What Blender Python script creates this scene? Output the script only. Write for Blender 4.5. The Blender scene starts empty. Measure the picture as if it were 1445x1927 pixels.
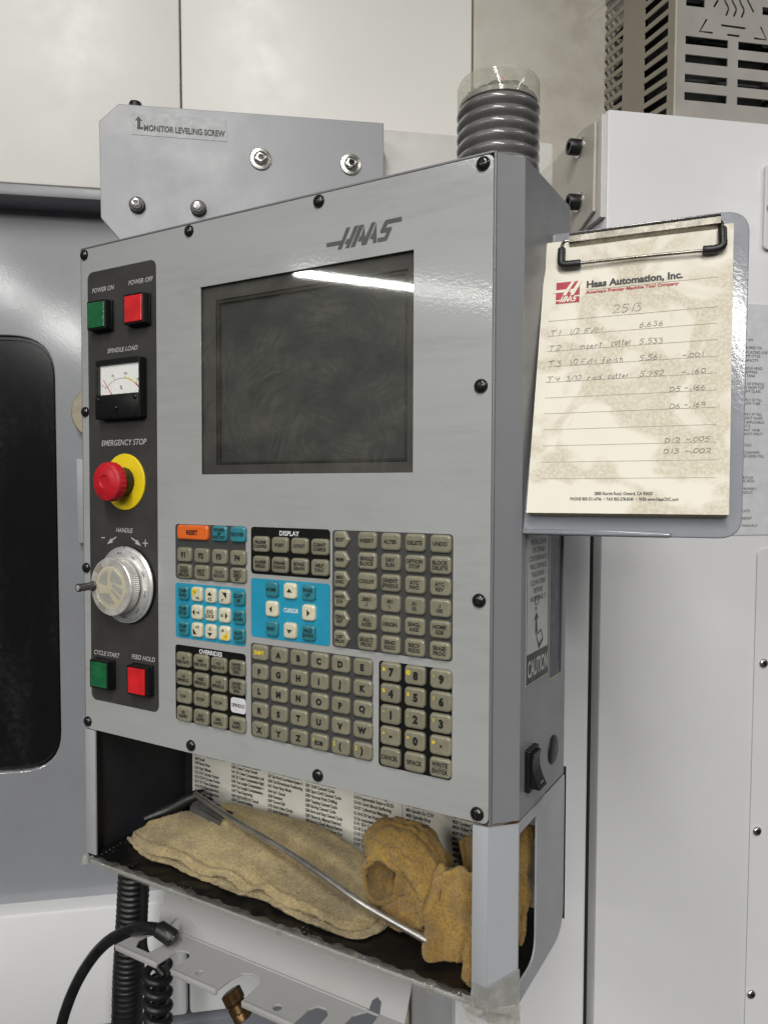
import bpy, bmesh, math, random
from mathutils import Vector, Matrix, noise
random.seed(7)
sc = bpy.context.scene
COL = sc.collection

# ------------------------------------------------------------------ camera, light, exposure
# World: X runs along the control panel to the right, Y into the machine, Z up (metres).
cam_d = bpy.data.cameras.new('camera'); cam = bpy.data.objects.new('camera', cam_d); COL.objects.link(cam)
cam_d.sensor_fit = 'VERTICAL'; cam_d.sensor_height = 36.0; cam_d.lens = 24.833
cam_d.clip_start = 0.02; cam_d.clip_end = 60
R_ = Vector((0.877897, 0.478838, 0.003473)); U_ = Vector((-0.018288, 0.026280, 0.999487)); F_ = Vector((-0.478501, 0.877510, -0.031828))
cam.matrix_world = Matrix(((R_.x, U_.x, -F_.x, 0.6495), (R_.y, U_.y, -F_.y, -0.5140), (R_.z, U_.z, -F_.z, 0.2611), (0, 0, 0, 1)))
sc.camera = cam
sc.view_settings.view_transform = 'Standard'; sc.view_settings.look = 'None'
sc.view_settings.gamma = 1.0; sc.view_settings.exposure = 0.20; sc.view_settings.use_curve_mapping = False

world = bpy.data.worlds.new('World'); sc.world = world; world.use_nodes = True
bgn = world.node_tree.nodes['Background']
bgn.inputs[0].default_value = (0.96, 0.97, 1.0, 1); bgn.inputs[1].default_value = 0.042

UM = Vector((0.78652, 0.61753, 0.0066)).normalized()
VM = Vector((0.0061, -0.0185, 0.9998)); VM = (VM - UM * VM.dot(UM)).normalized()
NM = UM.cross(VM)

def frame(o, r, u):
    r = Vector(r).normalized(); u = Vector(u); u = (u - r * u.dot(r)).normalized(); n = r.cross(u)
    return Matrix(((r.x, u.x, n.x, o[0]), (r.y, u.y, n.y, o[1]), (r.z, u.z, n.z, o[2]), (0, 0, 0, 1)))
PF = frame((0, 0, 0), (1, 0, 0), (0, 0, 1))                     # control panel face: right, up, out
MF = frame((0, 0, 0), UM, VM)                                   # machine front
CF = frame((0.4815, 0.0217, 0.2309), (0.9928, 0.1201, 0.0043), (-0.0347, 0.2523, 0.967))   # clipboard
SF = frame((0.481, 0.0185, 0), (0.0582, 0.9983, 0), (0, 0, 1))  # right side of the pendant
WF = Matrix.Identity(4)
def T(x, y, z): return Matrix.Translation((x, y, z))

# rows of ceiling fluorescent fixtures and one added fill row, running at right angles to the machine front
def tube(a, c0, c1, z, power, width=0.17):
    L = bpy.data.lights.new('ceiling_and_fill_light', 'AREA'); L.shape = 'RECTANGLE'
    L.size = width; L.size_y = c1 - c0; L.energy = power; L.color = (1.0, 0.982, 0.945)
    o = bpy.data.objects.new('ceiling_and_fill_light', L); COL.objects.link(o)
    p = UM * a + NM * ((c0 + c1) / 2); p.z = z
    n2 = Vector((NM.x, NM.y, 0)).normalized(); r2 = n2.cross(Vector((0, 0, 1)))
    o.matrix_world = Matrix(((r2.x, n2.x, 0, p.x), (r2.y, n2.y, 0, p.y), (0, 0, 1, p.z), (0, 0, 0, 1)))
for a, rows in ((-4.72, ((1.6, 80), (4.6, 110), (7.6, 150))), (-2.35, ((1.6, 30), (4.6, 60), (7.6, 110))), (-0.25, ((1.2, 62), (4.2, 155), (7.2, 85))), (2.10, ((1.2, 25),))):  # last row, far right, is added to brighten the walls
    for c0, pw in rows: tube(a, c0, c0 + 2.4, 2.0, pw)

# ------------------------------------------------------------------ object helpers
WM = {}
def link(name, data, M, parent=None, mat=None):
    o = bpy.data.objects.new(name, data); COL.objects.link(o)
    WM[o] = M.copy()
    if parent is not None:
        o.parent = parent; o.matrix_parent_inverse = WM[parent].inverted()
    o.matrix_basis = M
    if mat is not None and data is not None and hasattr(data, 'materials') and len(data.materials) == 0:
        data.materials.append(mat)
    return o
def thing(name, label, cat, loc, group=None):
    o = link(name, None, Matrix.Translation(loc)); o.empty_display_size = 0.02
    o['label'] = label; o['category'] = cat
    if group: o['group'] = group
    return o
def tag(o, label, cat, group=None):
    o['label'] = label; o['category'] = cat
    if group: o['group'] = group
    return o

def finish(bm, name, smooth=0.6):
    bmesh.ops.recalc_face_normals(bm, faces=bm.faces)
    me = bpy.data.meshes.new(name); bm.to_mesh(me); bm.free()
    if smooth:
        for p in me.polygons: p.use_smooth = True
        try: me.set_sharp_from_angle(angle=smooth)
        except Exception: pass
    return me
def bm_box(bm, u0, u1, v0, v1, w0, w1, bev=0.0, seg=2):
    vs = [bm.verts.new(p) for p in ((u0,v0,w0),(u1,v0,w0),(u1,v1,w0),(u0,v1,w0),(u0,v0,w1),(u1,v0,w1),(u1,v1,w1),(u0,v1,w1))]
    fs = [bm.faces.new([vs[i] for i in f]) for f in ((3,2,1,0),(4,5,6,7),(0,1,5,4),(1,2,6,5),(2,3,7,6),(3,0,4,7))]
    if bev > 0:
        es = list({e for f in fs for e in f.edges})
        bmesh.ops.bevel(bm, geom=es, offset=bev, segments=seg, affect='EDGES', profile=0.5)
def box(u0, u1, v0, v1, w0, w1, bev=0.0):
    bm = bmesh.new(); bm_box(bm, u0, u1, v0, v1, w0, w1, bev); return finish(bm, 'box')
def bm_loops(bm, loops, cap0=True, cap1=True):
    prev = None; n = len(loops[0]); rings = []
    for L in loops:
        ring = [bm.verts.new(p) for p in L]
        if prev:
            for i in range(n):
                bm.faces.new((prev[i], prev[(i+1) % n], ring[(i+1) % n], ring[i]))
        prev = ring; rings.append(ring)
    if cap0: bm.faces.new(list(reversed(rings[0])))
    if cap1: bm.faces.new(rings[-1])
    return rings
def circle(r, w, n, cu=0, cv=0, ph=0):
    return [(cu + r * math.cos(ph + 2*math.pi*i/n), cv + r * math.sin(ph + 2*math.pi*i/n), w) for i in range(n)]
def lathe(prof, n=32, smooth=0.6, cap0=True, cap1=True):
    bm = bmesh.new(); bm_loops(bm, [circle(max(r, 1e-5), w, n) for r, w in prof], cap0, cap1)
    return finish(bm, 'lathe', smooth)
def bm_tube(bm, pts, r, n=10, caps=True):
    pts = [Vector(p) for p in pts]; rs = r if isinstance(r, (list, tuple)) else [r] * len(pts)
    tg = []
    for i in range(len(pts)):
        a = pts[max(i-1, 0)]; b = pts[min(i+1, len(pts)-1)]; tg.append((b - a).normalized())
    up = Vector((0, 0, 1)) if abs(tg[0].z) < 0.9 else Vector((1, 0, 0))
    nrm = (up - tg[0] * up.dot(tg[0])).normalized(); loops = []
    for i, p in enumerate(pts):
        nrm = (nrm - tg[i] * nrm.dot(tg[i])).normalized(); bn = tg[i].cross(nrm)
        loops.append([p + (nrm * math.cos(2*math.pi*k/n) + bn * math.sin(2*math.pi*k/n)) * rs[i] for k in range(n)])
    bm_loops(bm, loops, caps, caps)
def tube_mesh(pts, r, n=10):
    bm = bmesh.new(); bm_tube(bm, pts, r, n); return finish(bm, 'tube', 0.8)
def spline(pts, k=8):
    P = [Vector(p) for p in pts]; out = []
    for i in range(len(P) - 1):
        p0 = P[max(i-1, 0)]; p1 = P[i]; p2 = P[i+1]; p3 = P[min(i+2, len(P)-1)]
        for j in range(k):
            t = j / k
            out.append(0.5 * ((2*p1) + (p2-p0)*t + (2*p0-5*p1+4*p2-p3)*t*t + (3*p1-p0-3*p2+p3)*t*t*t))
    out.append(P[-1]); return out
def rr(x0, y0, x1, y1, r, n=5):
    out = []
    for cx, cy, a0 in ((x1-r, y1-r, 0), (x0+r, y1-r, 90), (x0+r, y0+r, 180), (x1-r, y0+r, 270)):
        for i in range(n + 1):
            a = math.radians(a0 + 90 * i / n); out.append((cx + r*math.cos(a), cy + r*math.sin(a)))
    return out
def fillet(poly, rad, n=4):
    out = []; N = len(poly)
    for i, p in enumerate(poly):
        r = rad[i] if isinstance(rad, (list, tuple)) else rad
        p = Vector(p); a = Vector(poly[i-1]) - p; b = Vector(poly[(i+1) % N]) - p
        if r <= 0: out.append(tuple(p)); continue
        la, lb = a.length, b.length; a.normalize(); b.normalize()
        ang = a.angle(b); d = min(r / math.tan(ang/2), la*0.49, lb*0.49)
        s = p + a*d; e = p + b*d
        for k in range(n + 1):
            t = k / n; q = s*(1-t)**2 + p*2*t*(1-t) + e*t*t; out.append(tuple(q))
    return out
def poly(outers, holes=(), w0=0.0, w1=0.001, bev=0.0):
    """flat plate from outlines (with holes), between heights w0 and w1"""
    cu = bpy.data.curves.new('outline', 'CURVE'); cu.dimensions = '2D'; cu.fill_mode = 'BOTH'
    cu.extrude = max((w1 - w0) / 2 - bev, 0.0); cu.bevel_depth = bev; cu.bevel_resolution = 1
    if bev: cu.offset = -bev
    for L in list(outers) + list(holes):
        s = cu.splines.new('POLY'); s.points.add(len(L) - 1); s.use_cyclic_u = True
        for i, p in enumerate(L): s.points[i].co = (p[0], p[1], 0, 1)
    ob = bpy.data.objects.new('outline', cu); me = bpy.data.meshes.new_from_object(ob)
    bpy.data.objects.remove(ob); bpy.data.curves.remove(cu)
    for v in me.vertices: v.co.z += (w0 + w1) / 2
    for p in me.polygons: p.use_smooth = False
    me.materials.clear()
    return me
_tc = {}
def text(s, cap=0.003, maxw=None, bold=0.0, shear=0.0, align='CENTER', line=1.0, xs=1.0, vc='CENTER'):
    key = (s, cap, maxw, bold, shear, align, line, xs, vc)
    if key in _tc: return _tc[key]
    cu = bpy.data.curves.new('lettering', 'FONT'); cu.body = s; cu.size = cap / 0.72; cu.align_x = align; cu.align_y = 'TOP'
    cu.shear = shear; cu.offset = bold; cu.space_line = line; cu.resolution_u = 3
    ob = bpy.data.objects.new('lettering', cu); me = bpy.data.meshes.new_from_object(ob)
    bpy.data.objects.remove(ob); bpy.data.curves.remove(cu)
    me.materials.clear()
    if len(me.vertices):
        xsn = [v.co.x for v in me.vertices]; ys = [v.co.y for v in me.vertices]
        w = max(xsn) - min(xsn); k = xs
        if maxw and w * xs > maxw: k = maxw / w
        yc = {'CENTER': (max(ys) + min(ys)) / 2, 'BOTTOM': min(ys), 'TOP': max(ys)}[vc]
        for v in me.vertices: v.co.x *= k; v.co.y -= yc
    _tc[key] = me; return me

# ------------------------------------------------------------------ materials
def lin(h):
    h = h.lstrip('#'); o = []
    for i in (0, 2, 4):
        c = int(h[i:i+2], 16) / 255; o.append(c/12.92 if c <= 0.04045 else ((c+0.055)/1.055)**2.4)
    return tuple(o) + (1,)
class NT:
    def __init__(s, name):
        s.m = bpy.data.materials.new(name); s.m.use_nodes = True; s.t = s.m.node_tree
        s.p = s.t.nodes['Principled BSDF']; s.out = s.t.nodes['Material Output']
        s.co = s.t.nodes.new('ShaderNodeTexCoord').outputs['Object']
    def n(s, typ, **kw):
        x = s.t.nodes.new(typ)
        for k, v in kw.items(): setattr(x, k, v)
        return x
    def l(s, a, b): s.t.links.new(a, b)
    def noise(s, scale, detail=3, rough=0.55, vec=None, stretch=None, dist=0.0):
        v = vec or s.co
        if stretch:
            mp = s.n('ShaderNodeMapping'); mp.inputs['Scale'].default_value = stretch; s.l(v, mp.inputs['Vector']); v = mp.outputs[0]
        x = s.n('ShaderNodeTexNoise'); x.inputs['Scale'].default_value = scale; x.inputs['Detail'].default_value = detail
        x.inputs['Roughness'].default_value = rough; x.inputs['Distortion'].default_value = dist; s.l(v, x.inputs['Vector']); return x.outputs['Fac']
    def ramp(s, fac, stops):
        r = s.n('ShaderNodeValToRGB'); e = r.color_ramp.elements
        while len(e) < len(stops): e.new(0.5)
        for i, (p, c) in enumerate(stops): e[i].position = p; e[i].color = c if len(c) == 4 else tuple(c) + (1,)
        s.l(fac, r.inputs[0]); return r.outputs[0]
    def mix(s, fac, a, b, mode='MIX'):
        x = s.n('ShaderNodeMix', data_type='RGBA', blend_type=mode)
        for sock, v in ((x.inputs[0], fac), (x.inputs[6], a), (x.inputs[7], b)):
            if hasattr(v, 'is_linked'): s.l(v, sock)
            else: sock.default_value = v
        return x.outputs[2]
    def mathn(s, op, a, b=0.0):
        x = s.n('ShaderNodeMath', operation=op)
        for i, v in enumerate((a, b)):
            if hasattr(v, 'is_linked'): s.l(v, x.inputs[i])
            else: x.inputs[i].default_value = v
        return x.outputs[0]
    def bump(s, h, strength=0.2, dist=0.001):
        b = s.n('ShaderNodeBump'); b.inputs['Strength'].default_value = strength; b.inputs['Distance'].default_value = dist
        s.l(h, b.inputs['Height']); s.l(b.outputs[0], s.p.inputs['Normal']); return b
def g(v): return (v, v, v, 1)
def simple(name, c, rough=0.5, metal=0.0, coat=0.0, var=0.10, vscale=60, spec=0.5, bump=0.0, bscale=400, bdist=0.0004):
    m = NT(name); c = c if len(c) == 4 else tuple(c) + (1,)
    f = m.noise(vscale, 4)
    dark = tuple(x * (1 - var) for x in c[:3]) + (1,); lite = tuple(min(1, x * (1 + var * 0.6)) for x in c[:3]) + (1,)
    m.l(m.ramp(f, [(0.3, dark), (0.7, lite)]), m.p.inputs['Base Color'])
    rf = m.noise(vscale * 2.3, 3)
    mr = m.n('ShaderNodeMapRange'); mr.inputs[1].default_value = 0.3; mr.inputs[2].default_value = 0.7
    mr.inputs[3].default_value = max(rough - 0.07, 0.02); mr.inputs[4].default_value = min(rough + 0.07, 1)
    m.l(rf, mr.inputs[0]); m.l(mr.outputs[0], m.p.inputs['Roughness'])
    m.p.inputs['Metallic'].default_value = metal; m.p.inputs['Specular IOR Level'].default_value = spec
    if coat: m.p.inputs['Coat Weight'].default_value = coat; m.p.inputs['Coat Roughness'].default_value = 0.12
    if bump: m.bump(m.noise(bscale, 2), bump, bdist)
    return m.m
def coat_peel(m, scale, strength):
    b = m.n('ShaderNodeBump'); b.inputs['Strength'].default_value = strength; b.inputs['Distance'].default_value = 0.0006
    m.l(m.noise(scale, 2, 0.5), b.inputs['Height']); m.l(b.outputs[0], m.p.inputs['Coat Normal'])
def paint(name, c, rough=0.32, grime=0.12, grime_c=(0.16, 0.14, 0.11, 1), peel=0.5, pscale=420, streak=(1, 1, 1), specks=True, coat=0.0, cpeel=0.0):
    """powder-coated sheet metal: orange peel, faint grime, tiny specks"""
    m = NT(name); c = c if len(c) == 4 else tuple(c) + (1,)
    a = m.noise(5, 5, 0.6, stretch=streak); b = m.noise(38, 5, 0.65, stretch=streak)
    mask = m.mathn('MULTIPLY', m.ramp(a, [(0.42, g(0)), (0.75, g(1))]), m.ramp(b, [(0.35, g(0.3)), (0.7, g(1))]))
    colr = m.mix(m.mathn('MULTIPLY', mask, grime), c, grime_c)
    f2 = m.noise(14, 4); colr = m.mix(m.mathn('MULTIPLY', f2, 0.10), colr, tuple(x*0.75 for x in c[:3]) + (1,))
    if specks:
        v = m.n('ShaderNodeTexVoronoi'); v.inputs['Scale'].default_value = 26; m.l(m.co, v.inputs['Vector'])
        sp = m.ramp(v.outputs['Distance'], [(0.016, g(1)), (0.024, g(0))])
        pick = m.ramp(v.outputs['Color'], [(0.86, g(0)), (0.9, g(1))])
        colr = m.mix(m.mathn('MULTIPLY', m.mathn('MULTIPLY', sp, pick), 0.8), colr, (0.03, 0.028, 0.025, 1))
    m.l(colr, m.p.inputs['Base Color'])
    rr_ = m.n('ShaderNodeMapRange'); rr_.inputs[1].default_value = 0.25; rr_.inputs[2].default_value = 0.75
    rr_.inputs[3].default_value = max(0.03, rough - 0.05); rr_.inputs[4].default_value = rough + 0.12
    m.l(m.noise(22, 4), rr_.inputs[0]); m.l(rr_.outputs[0], m.p.inputs['Roughness'])
    if coat: m.p.inputs['Coat Weight'].default_value = coat; m.p.inputs['Coat Roughness'].default_value = 0.10
    b = m.bump(m.noise(pscale, 2, 0.5), peel * 0.5, 0.0004)
    if coat: coat_peel(m, pscale, cpeel)
    return m.m

M = {}
M['white'] = paint('white_paint', (0.80, 0.785, 0.74), 0.38, 0.06, peel=0.35)
M['white2'] = paint('cabinet_white_paint', (0.69, 0.693, 0.70), 0.34, 0.06, peel=0.35)
M['dirtywhite'] = paint('dirty_beige_paint', (0.52, 0.49, 0.43), 0.45, 0.75, (0.25, 0.21, 0.15, 1), peel=0.3)
M['armwhite'] = paint('arm_paint', (0.62, 0.61, 0.58), 0.4, 0.5, (0.22, 0.18, 0.13, 1), peel=0.3)
M['bracket'] = paint('bracket_paint', (0.325, 0.33, 0.35), 0.36, 0.22, (0.22, 0.20, 0.17, 1), peel=0.4)
M['door'] = paint('door_paint', (0.245, 0.255, 0.275), 0.30, 0.25, (0.15, 0.13, 0.11, 1), peel=0.5, pscale=330, coat=0.7, cpeel=0.08)
M['base'] = paint('base_paint', (0.17, 0.18, 0.20), 0.4, 0.3)
M['housing'] = paint('housing_paint', (0.185, 0.190, 0.20), 0.33, 0.20, (0.17, 0.15, 0.12, 1), peel=0.45)
M['bin'] = paint('bin_paint', (0.345, 0.355, 0.375), 0.33, 0.30, (0.20, 0.18, 0.15, 1), peel=0.45)
M['clipboard'] = paint('clipboard_paint', (0.155, 0.167, 0.195), 0.45, 0.15, peel=0.5, pscale=330, coat=0.45, cpeel=0.10)
M['hanger'] = paint('hanger_paint', (0.335, 0.335, 0.332), 0.40, 0.30, (0.24, 0.21, 0.17, 1), peel=0.35)
M['black'] = simple('black_plastic', g(0.006), 0.4, spec=0.35, bump=0.15)
M['blackshine'] = simple('black_screw', g(0.010), 0.20, spec=0.6)
M['blackmatte'] = simple('black_matte', g(0.008), 0.7)
M['rubber'] = simple('black_rubber', g(0.012), 0.42, bump=0.25, bscale=700, var=0.4)
M['hose'] = simple('black_hose_rubber', g(0.010), 0.33, bump=0.5, bscale=260, var=0.6, bdist=0.0008)
M['panelblack'] = simple('printed_black', g(0.004), 0.5, spec=0.25, bump=0.1, bscale=900)
M['panelgrey'] = simple('printed_charcoal', g(0.050), 0.5, spec=0.3, var=0.12, vscale=30, bump=0.1, bscale=900)
M['stripgrey'] = simple('strip_charcoal', (0.042, 0.041, 0.040), 0.5, spec=0.3, var=0.22, vscale=25, bump=0.12, bscale=900)
M['panelblue'] = simple('printed_blue', (0.016, 0.27, 0.42), 0.42, var=0.08, vscale=50, bump=0.1, bscale=900)
def keymat(name, c, worn=0.3):
    m = NT(name); f = m.noise(190, 4, 0.6); d = tuple(x*(1-worn) for x in c) + (1,)
    oi = m.n('ShaderNodeObjectInfo'); kcol = m.ramp(f, [(0.3, d), (0.62, tuple(c) + (1,))])
    big = m.ramp(m.noise(75, 3, 0.6, stretch=(1, 1, 1)), [(0.42, g(0)), (0.66, g(1))]); rnd = m.ramp(oi.outputs['Random'], [(0.25, g(0)), (1.0, g(1))])
    m.l(m.mix(m.mathn('MULTIPLY', m.mathn('ADD', m.mathn('MULTIPLY', big, 0.5), 0.25), m.mathn('MULTIPLY', rnd, 0.55)), kcol, tuple(x*0.42 for x in c) + (1,)), m.p.inputs['Base Color'])
    m.p.inputs['Roughness'].default_value = 0.36; m.p.inputs['Coat Weight'].default_value = 0.6; m.p.inputs['Coat Roughness'].default_value = 0.10
    m.bump(m.noise(900, 2), 0.15, 0.0002); return m.m
M['key'] = keymat('key_taupe', (0.235, 0.222, 0.155), 0.25)
M['keycream'] = keymat('key_cream', (0.68, 0.64, 0.47), 0.18)
M['keyteal'] = keymat('key_teal', (0.030, 0.215, 0.265), 0.22)
M['keyorange'] = keymat('key_orange', (0.72, 0.135, 0.018), 0.15)
M['inkblack'] = simple('ink_black', g(0.010), 0.5)
M['inkfaded'] = simple('ink_faded', g(0.045), 0.5, var=0.5, vscale=400)
M['inkwhite'] = simple('ink_white', g(0.75), 0.5)
M['inkstrip'] = simple('ink_strip_white', (0.40, 0.39, 0.37), 0.5)
M['inkyellow'] = simple('ink_yellow', (0.75, 0.55, 0.02), 0.5)
M['inkgrey'] = simple('ink_logo_grey', g(0.075), 0.5)
M['inkprint'] = simple('ink_print', (0.03, 0.029, 0.03), 0.6, var=0.6, vscale=240)
M['inkred'] = simple('ink_red', (0.42, 0.035, 0.055), 0.6, var=0.2)
M['pencil'] = simple('pencil', (0.13, 0.125, 0.12), 0.6, var=0.6, vscale=300)
M['ruled'] = simple('ruled_line', (0.44, 0.39, 0.32), 0.6)
M['spindlewhite'] = simple('printed_white_key', (0.62, 0.62, 0.64), 0.45)
M['green'] = simple('green_lens', (0.012, 0.125, 0.045), 0.3, var=0.35, vscale=70, coat=0.3)
M['red'] = simple('red_lens', (0.62, 0.018, 0.022), 0.3, var=0.2, vscale=70, coat=0.3)
M['stopred'] = simple('stop_red', (0.52, 0.010, 0.020), 0.42, var=0.2, vscale=60, bump=0.15)
M['yellow'] = simple('legend_yellow', (0.80, 0.60, 0.010), 0.5, var=0.12, vscale=40)
M['steel'] = simple('bolt_steel', (0.62, 0.60, 0.56), 0.28, metal=1.0, var=0.25, vscale=300, bump=0.1)
M['alu'] = simple('brushed_aluminium', (0.86, 0.86, 0.84), 0.36, metal=0.75, var=0.05, vscale=60)
M['knobface'] = simple('knob_ring_silver', (0.72, 0.70, 0.655), 0.33, metal=0.5, var=0.2, vscale=120)
M['dimple'] = simple('dimple_metal', (0.36, 0.33, 0.28), 0.4, metal=0.3)
M['cream'] = simple('cream_print', (0.58, 0.52, 0.38), 0.4)
M['medallion'] = simple('medallion_grey', (0.33, 0.335, 0.335), 0.3)
M['darkmetal'] = simple('dark_crank', (0.10, 0.10, 0.105), 0.3, metal=0.6)
M['clipgrey'] = simple('clip_sheet_metal', (0.105, 0.103, 0.10), 0.4, metal=0.3, var=0.3)
M['nickel'] = simple('worn_nickel', (0.27, 0.25, 0.215), 0.30, metal=1.0, var=0.35, vscale=120, bump=0.1)
M['rodsteel'] = simple('rod_steel', (0.62, 0.60, 0.55), 0.36, metal=0.9, var=0.25, vscale=40)
M['brass'] = simple('brown_brass', (0.13, 0.075, 0.03), 0.34, metal=0.75, var=0.5, vscale=160, bump=0.1)
M['ventmetal'] = paint('galvanised_plate', (0.33, 0.315, 0.285), 0.42, 0.45, (0.16, 0.13, 0.09, 1), peel=0.4, pscale=160, specks=False)
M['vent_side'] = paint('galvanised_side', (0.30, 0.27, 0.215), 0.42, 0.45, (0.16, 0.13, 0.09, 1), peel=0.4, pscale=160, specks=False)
M['flange'] = paint('flange_metal', (0.50, 0.47, 0.41), 0.34, 0.6, (0.2, 0.16, 0.11, 1), peel=0.3)
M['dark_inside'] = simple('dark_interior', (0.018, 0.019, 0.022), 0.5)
M['slotdark'] = simple('slot_blue_grey', (0.055, 0.062, 0.075), 0.4)
M['binshade'] = simple('bin_inside_shade', (0.020, 0.0215, 0.025), 0.5, var=0.3, vscale=12, spec=0.25)  # near-black colour stands in for shade on the bin's grey inner walls
M['label'] = simple('silver_label', (0.40, 0.405, 0.40), 0.35, var=0.06)
M['caution'] = simple('label_black', g(0.022), 0.4)
M['placard'] = simple('placard_white', (0.62, 0.63, 0.65), 0.4, var=0.08, vscale=90)
M['meterface'] = simple('meter_face', (0.86, 0.86, 0.84), 0.5, var=0.03)
M['beacongrey'] = simple('beacon_grey', (0.145, 0.141, 0.136), 0.26, coat=0.7, var=0.25, vscale=40)
M['padedge'] = simple('pad_edge', (0.62, 0.55, 0.36), 0.8, var=0.2, vscale=200)
M['latch'] = simple('latch_beige', (0.33, 0.29, 0.20), 0.45, var=0.2, vscale=60)
M['beigehose'] = simple('beige_hose', (0.42, 0.37, 0.29), 0.5, var=0.2)

def overlay_mat():
    m = NT('panel_overlay')
    c = (0.343, 0.350, 0.346, 1)
    s1 = m.noise(7, 6, 0.65, stretch=(0.5, 2.6, 1), dist=0.8); s2 = m.noise(60, 4, 0.6, stretch=(0.35, 2.4, 1), dist=0.6); s3 = m.noise(3.2, 3)
    f = m.mathn('MULTIPLY', m.ramp(s1, [(0.40, g(0)), (0.72, g(1))]), m.ramp(s2, [(0.36, g(0.25)), (0.66, g(1))]))
    col = m.mix(m.mathn('MULTIPLY', f, 0.60), c, (0.225, 0.222, 0.208, 1))
    col = m.mix(m.mathn('MULTIPLY', m.ramp(s3, [(0.45, g(0)), (0.7, g(1))]), 0.22), col, (0.30, 0.298, 0.284, 1))
    v = m.n('ShaderNodeTexVoronoi'); v.inputs['Scale'].default_value = 34; m.l(m.co, v.inputs['Vector'])
    sp = m.mathn('MULTIPLY', m.ramp(v.outputs['Distance'], [(0.014, g(1)), (0.024, g(0))]), m.ramp(v.outputs['Color'], [(0.74, g(0)), (0.78, g(1))]))
    col = m.mix(m.mathn('MULTIPLY', sp, 0.6), col, (0.09, 0.085, 0.075, 1))
    m.l(col, m.p.inputs['Base Color'])
    mr = m.n('ShaderNodeMapRange'); mr.inputs[3].default_value = 0.30; mr.inputs[4].default_value = 0.55; m.l(s1, mr.inputs[0]); m.l(mr.outputs[0], m.p.inputs['Roughness'])
    m.bump(m.noise(430, 2, 0.5), 0.22, 0.0004)
    m.p.inputs['Coat Weight'].default_value = 0.4; m.p.inputs['Coat Roughness'].default_value = 0.08; coat_peel(m, 330, 0.06); return m.m
M['overlay'] = overlay_mat()

def schlick(m, f0=0.04):
    lw = m.n('ShaderNodeLayerWeight'); lw.inputs[0].default_value = 0.5
    return m.mathn('ADD', m.mathn('MULTIPLY', m.mathn('POWER', lw.outputs['Facing'], 5.0), 1 - f0), f0)
def glass_pane():
    m = NT('dirty_screen_pane')
    sep = m.n('ShaderNodeSeparateXYZ'); m.l(m.co, sep.inputs[0])
    def wipe(cx, cy, rs, ts, w):
        wx = m.mathn('MULTIPLY', m.mathn('SUBTRACT', m.noise(8, 2), 0.5), w); wy = m.mathn('MULTIPLY', m.mathn('SUBTRACT', m.noise(7, 2, stretch=(1.3, 0.8, 2)), 0.5), w)
        x = m.mathn('ADD', m.mathn('SUBTRACT', sep.outputs[0], cx), wx); y = m.mathn('ADD', m.mathn('SUBTRACT', sep.outputs[1], cy), wy)
        r = m.mathn('SQRT', m.mathn('ADD', m.mathn('MULTIPLY', x, x), m.mathn('MULTIPLY', y, y))); th = m.mathn('ARCTAN2', y, x)
        cb = m.n('ShaderNodeCombineXYZ'); m.l(m.mathn('MULTIPLY', r, rs), cb.inputs[0]); m.l(m.mathn('MULTIPLY', th, ts), cb.inputs[1])
        return m.noise(1.0, 4, 0.7, vec=cb.outputs[0])
    s1 = wipe(0.300, 0.300, 420, 1.5, 0.10); s2 = wipe(0.330, 0.400, 330, 1.7, 0.09)
    p1 = m.noise(13, 3, 0.55); p2 = m.noise(17, 3, 0.55, stretch=(1, 1.4, 3))
    fine = m.noise(260, 3, 0.6, stretch=(0.25, 1.6, 1))
    a1 = m.mathn('MULTIPLY', m.ramp(s1, [(0.38, g(0.05)), (0.74, g(1))]), m.ramp(p1, [(0.42, g(0)), (0.70, g(1))]))
    a2 = m.mathn('MULTIPLY', m.ramp(s2, [(0.40, g(0.05)), (0.76, g(1))]), m.ramp(p2, [(0.46, g(0)), (0.72, g(1))]))
    f = m.mathn('ADD', m.mathn('ADD', m.mathn('MULTIPLY', a1, 0.10), m.mathn('MULTIPLY', a2, 0.11)), m.mathn('ADD', m.mathn('MULTIPLY', fine, 0.032), m.mathn('MULTIPLY', m.ramp(p2, [(0.35, g(0)), (0.75, g(1))]), 0.035)))
    t = m.t; tr = m.n('ShaderNodeBsdfTransparent'); gl = m.n('ShaderNodeBsdfGlossy'); gl.inputs['Roughness'].default_value = 0.035
    mx = m.n('ShaderNodeMixShader'); m.l(schlick(m, 0.035), mx.inputs[0]); m.l(tr.outputs[0], mx.inputs[1]); m.l(gl.outputs[0], mx.inputs[2])
    df = m.n('ShaderNodeBsdfDiffuse'); df.inputs[0].default_value = (0.33, 0.325, 0.245, 1)
    m2 = m.n('ShaderNodeMixShader'); m.l(f, m2.inputs[0]); m.l(mx.outputs[0], m2.inputs[1]); m.l(df.outputs[0], m2.inputs[2])
    m.l(m2.outputs[0], m.out.inputs[0]); return m.m
M['pane'] = glass_pane()
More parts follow.
